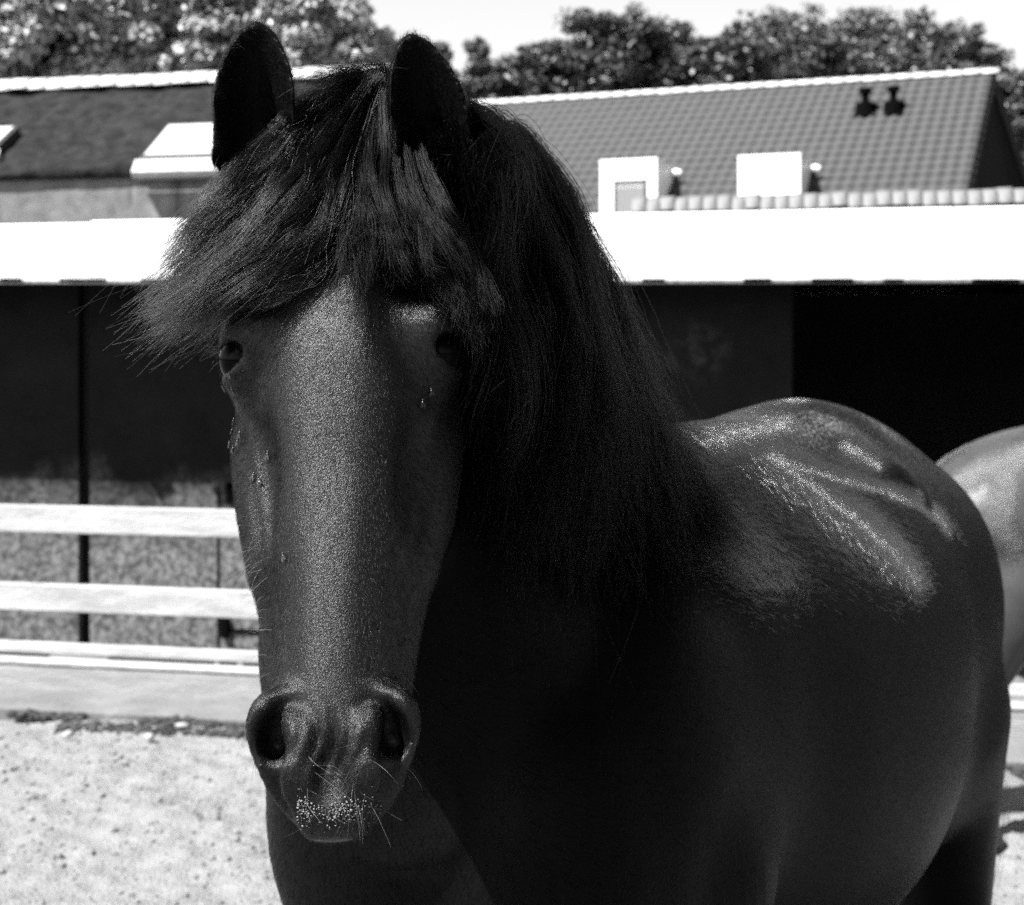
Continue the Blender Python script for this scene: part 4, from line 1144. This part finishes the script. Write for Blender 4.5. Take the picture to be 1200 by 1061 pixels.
# hair whorls on the flank and hip, glossy strands aimed to build in the highlights
def highlight_hair(name, lines, n, length, rad, seed, bvh, campos=np.array([0, 0, CAMZ]), parent=horse, org=HORG, caster=None, mat=None):
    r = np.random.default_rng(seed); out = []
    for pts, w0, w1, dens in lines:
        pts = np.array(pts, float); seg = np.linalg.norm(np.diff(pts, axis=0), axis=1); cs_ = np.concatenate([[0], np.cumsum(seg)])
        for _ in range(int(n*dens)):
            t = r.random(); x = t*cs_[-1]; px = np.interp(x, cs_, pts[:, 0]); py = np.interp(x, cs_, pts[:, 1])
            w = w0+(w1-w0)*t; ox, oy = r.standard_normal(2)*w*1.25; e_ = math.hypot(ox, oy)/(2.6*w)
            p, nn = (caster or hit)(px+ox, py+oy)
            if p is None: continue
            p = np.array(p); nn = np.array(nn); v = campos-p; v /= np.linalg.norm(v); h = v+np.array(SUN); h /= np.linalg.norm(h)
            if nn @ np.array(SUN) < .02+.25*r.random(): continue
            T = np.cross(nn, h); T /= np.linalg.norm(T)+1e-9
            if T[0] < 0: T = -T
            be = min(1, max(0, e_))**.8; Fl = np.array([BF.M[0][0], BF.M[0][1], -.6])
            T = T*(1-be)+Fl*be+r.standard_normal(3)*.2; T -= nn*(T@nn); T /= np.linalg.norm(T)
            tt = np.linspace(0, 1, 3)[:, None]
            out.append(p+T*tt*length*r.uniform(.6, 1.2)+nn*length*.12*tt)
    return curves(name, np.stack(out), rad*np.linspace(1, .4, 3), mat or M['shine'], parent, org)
highlight_hair('flank_whorl_highlight', [
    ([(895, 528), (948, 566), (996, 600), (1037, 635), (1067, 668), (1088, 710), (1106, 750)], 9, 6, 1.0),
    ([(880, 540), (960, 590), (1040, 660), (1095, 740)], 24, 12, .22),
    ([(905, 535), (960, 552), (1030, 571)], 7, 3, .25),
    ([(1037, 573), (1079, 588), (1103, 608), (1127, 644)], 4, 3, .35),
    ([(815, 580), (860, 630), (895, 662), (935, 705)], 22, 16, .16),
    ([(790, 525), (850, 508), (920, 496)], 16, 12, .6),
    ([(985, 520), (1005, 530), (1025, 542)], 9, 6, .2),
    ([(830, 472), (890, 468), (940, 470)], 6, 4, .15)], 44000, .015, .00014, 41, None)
S = []
r = np.random.default_rng(31)
def whisk(p, d, ln, droop=.2):
    t = np.linspace(0, 1, 8)[:, None]; d = np.array(d)/np.linalg.norm(d)
    return np.array(p)+d*t*ln+np.array([0, 0, -1])*droop*ln*t**2+r.standard_normal(3)*.006*t**2
for _ in range(110):
    zone = r.random()
    if zone < .6: px, py = r.uniform(355, 440), r.uniform(885, 955)
    elif zone < .80: px, py = r.uniform(286, 300), r.uniform(820, 930)
    else: px, py = r.uniform(470, 492), r.uniform(780, 930)
    p, nn = hit(px, py)
    if p is None or p.y > 1.4: continue
    if any(np.linalg.norm(np.array(p)-HF.w((q_*.049, -.02, .392))) < .034 for q_ in (-1, 1)): continue
    S.append(whisk(p, np.array(nn)+r.standard_normal(3)*.35+np.array([0, -.2, -.2]), r.uniform(.012, .038)))
for _ in range(60):
    px, py = r.uniform(284, 312), r.uniform(600, 810)
    p, nn = hit(px+8, py)
    if p is None or p.y > 1.5: continue
    S.append(whisk(p, np.array(nn)*.8+np.array([-.6, 0, -.4])+r.standard_normal(3)*.3, r.uniform(.012, .03)))
for sd in (-1, 1):
    for _ in range(60):
        a = r.uniform(-1, 1)
        p = HF.w((sd*(.106+.010*(1-a*a)), -.048-.014*abs(a), -.052+.006*a*a)); S.append(whisk(p, SX*sd*.8+NX*(.6-.5*a)+AX*(.1+.3*r.random()), r.uniform(.012, .022), .3))
S = np.stack(S)
curves('whiskers', S[:-120], .00012*np.linspace(1, .3, 8), M['whisker'])
curves('eyelashes', S[-120:], .00018*np.linspace(1, .3, 8), M['hair'])
# sand sticking to the upper lip
gr = []
for _ in range(1000):
    px = r.uniform(348, 446); py = r.normal(953, 8)-((px-397)/50)**2*6
    if math.sin(px*.11+1)+r.normal(0, 1.6) < .2: continue
    p, nn = hit(px, py)
    if p is not None and p.y < 1.4: gr.append(np.array(p)+np.array(nn)*.0006)
rng = np.random.default_rng(5)
o = lumps('sand_grains', gr, material('pale_sand_grain', .17, .9, 80, .4), .0003, .0010, .8); tag(o, 'pale sand grains sticking to the horse upper lip', kind='stuff')
# flies
M['fly'] = material('fly_body', 0.01, .3, 300, .3, spec=.6)
M['wing'] = material('fly_wing', 0.02, .4, 200, .3, spec=.3)
def fly_parts():
    V, Q = [], []
    for c, rr in (((0, 0, .0014), (.0012, .0017, .0011)), ((0, -.0026, .0013), (.0011, .0009, .0010)), ((0, .0026, .0012), (.0014, .0022, .0010))):
        v, q_ = uvs((0, 0, 0), 1, 8, 6); b = len(V)
        V += [(c[0]+a*rr[0], c[1]+d*rr[1], c[2]+e*rr[2]) for a, d, e in v]; Q += [[i+b for i in f] for f in q_]
    bm = mesh_np('body', V, Q); smooth(bm); bm.materials.append(M['fly'])
    w = []
    for sd in (-1, 1):
        vs_ = [(sd*.0005, -.0002, .0024), (sd*.0026, .0022, .0026), (sd*.0028, .0052, .0021), (sd*.0010, .0050, .0021)]
        vs_ += [(a, b, c-.0001) for a, b, c in vs_]
        m = bpy.data.meshes.new('wing'); m.from_pydata(vs_, [], [(0, 1, 2, 3), (7, 6, 5, 4), (0, 4, 5, 1), (1, 5, 6, 2), (2, 6, 7, 3), (3, 7, 4, 0)]); m.materials.append(M['wing']); w.append(m)
    return bm, w
fb_, fw2 = fly_parts()
FL = [(272, 439, 'at the inner corner of the horse eye on the left'), (260, 453, 'on the cheek edge just under the horse left-hand eye'), (275, 456, 'a little below the tear corner under the eye'),
      (263, 494, 'alone at the cheek edge above the fly cluster'), (277, 494, 'topmost of the fly cluster on the cheek'), (273, 505, 'second down in the fly cluster on the cheek'), (284, 508, 'innermost of the fly cluster, beside the bridge'),
      (266, 520, 'at the cheek edge beside the bottom of the fly cluster'), (281, 518, 'just above the lowest fly in the cheek cluster'), (276, 526, 'lowest of the fly cluster on the cheek'), (316, 533, 'alone nearest to the nose bridge'),
      (299, 558, 'upper one of the pair below the fly cluster'), (305, 563, 'lower one of the pair below the fly cluster'), (335, 652, 'alone low on the nose beside the bright stripe'),
      (493, 472, 'alone on the dark cheek below the right eye'), (504, 458, 'close under the horse eye in shadow')]
for k, (px, py, lab) in enumerate(FL):
    p, nn = hit(px, py); s_off = 0
    while (p is None or p.y > 1.5) and s_off < 30: s_off += 2; p, nn = hit(px+s_off, py)
    f = empty('fly', p, 'small fly '+lab, 'fly', 'flies on the horse face')
    nn = Vector(nn); an = random.uniform(-.7, .7)
    yv = (Vector(a_)*-1*math.cos(an)+Vector(s_)*math.sin(an))*-1; yv = (yv-nn*yv.dot(nn)).normalized(); xv = yv.cross(nn)
    f.location = p+nn*.0015; f.rotation_euler = Matrix((xv, yv, nn)).transposed().to_euler(); sc = random.uniform(.85, 1.1); f.scale = (sc,)*3
    for nm, m in (('body', fb_), ('wing', fw2[0]), ('wing', fw2[1])):
        c = bpy.data.objects.new(nm, m); C.objects.link(c); c.parent = f

# ------------------------------------------------------------------ second horse standing behind, quarters towards us
f2 = Field(np.arange(-.6, .6, .022), np.arange(-1.0, 2.1, .022), np.arange(-.01, 2.1, .022))
B2 = Frame((0, 0, 0), (0, 1, 0), (1, 0, 0), (0, 0, 1)); body(f2, B2)
for (p, r0), (q_, r1) in ((((0, .22, 1.22), .22), ((0, -.10, 1.52), .15)), (((0, -.10, 1.52), .15), ((0, -.36, 1.78), .10)), (((0, .30, 1.42), .10), ((0, -.30, 1.85), .05))):
    f2.put(*cone(W, p, q_, r0, r1, (0, .8)), k=.08)
f2.put(*cone(W, (0, -.36, 1.80), (0, -.56, 1.62), .10, .10, (0, .85)), k=.06); f2.put(*cone(W, (0, -.52, 1.68), (0, -.80, 1.36), .085, .055, (0, .9)), k=.05)
for sd in (-1, 1): f2.put(*cone(W, (sd*.05, -.34, 1.86), (sd*.07, -.33, 2.0), .03, .012), k=.02)
V2, Q2 = f2.nets(); V2 = relax(V2, Q2, 4)
me = mesh_np('horse', V2, Q2); smooth(me)
M['coat2'] = coat_material('dusty_coat', .032, .36, .3, [])
h2 = obj('horse', me, M['coat2'])
h2.scale = (.90,)*3
h2.rotation_euler = (0, 0, R(80)); h2.location = (3.0, 4.75, 0)
tag(h2, 'second horse at the right edge, only its shiny rump and thigh showing', 'horse')
t2 = [[(l*.3, 1.84, 1.26), (l, 1.92, 1.1), (l*1.4, 1.94, .9), (l, 1.95, .4)] for l in (-.07, 0, .07)]
r2 = np.random.default_rng(2); G = np.stack([resample(g, 8) for g in t2]); i2 = r2.integers(0, 3, 900)
T = G[i2]+r2.standard_normal((900, 1, 3))*np.linspace(.01, .035, 8)[None, :, None]
curves('tail', T, .0007, M['hair'], h2, (0, 0, 0))

mw = Matrix.Translation(h2.location) @ h2.rotation_euler.to_matrix().to_4x4() @ Matrix.Diagonal((*h2.scale, 1))
bv2 = BVHTree.FromPolygons([tuple(mw @ Vector(v)) for v in V2], [tuple(int(i) for i in q_) for q_ in Q2])
def hit2(px, py):
    p, nn, _, _ = bv2.ray_cast(Vector((0, 0, CAMZ)), Vector(((px-600)/F, 1, -(py-HY)/F)).normalized()); return p, nn
o = highlight_hair('rump_highlight', [  # rump highlights built from added glossy strands
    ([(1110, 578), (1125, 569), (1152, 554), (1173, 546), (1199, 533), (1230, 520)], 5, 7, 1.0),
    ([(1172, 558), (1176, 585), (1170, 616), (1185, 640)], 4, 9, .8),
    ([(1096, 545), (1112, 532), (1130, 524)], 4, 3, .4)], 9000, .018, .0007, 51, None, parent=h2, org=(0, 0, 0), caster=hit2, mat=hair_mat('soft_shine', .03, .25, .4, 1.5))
o.matrix_parent_inverse = mw.inverted()
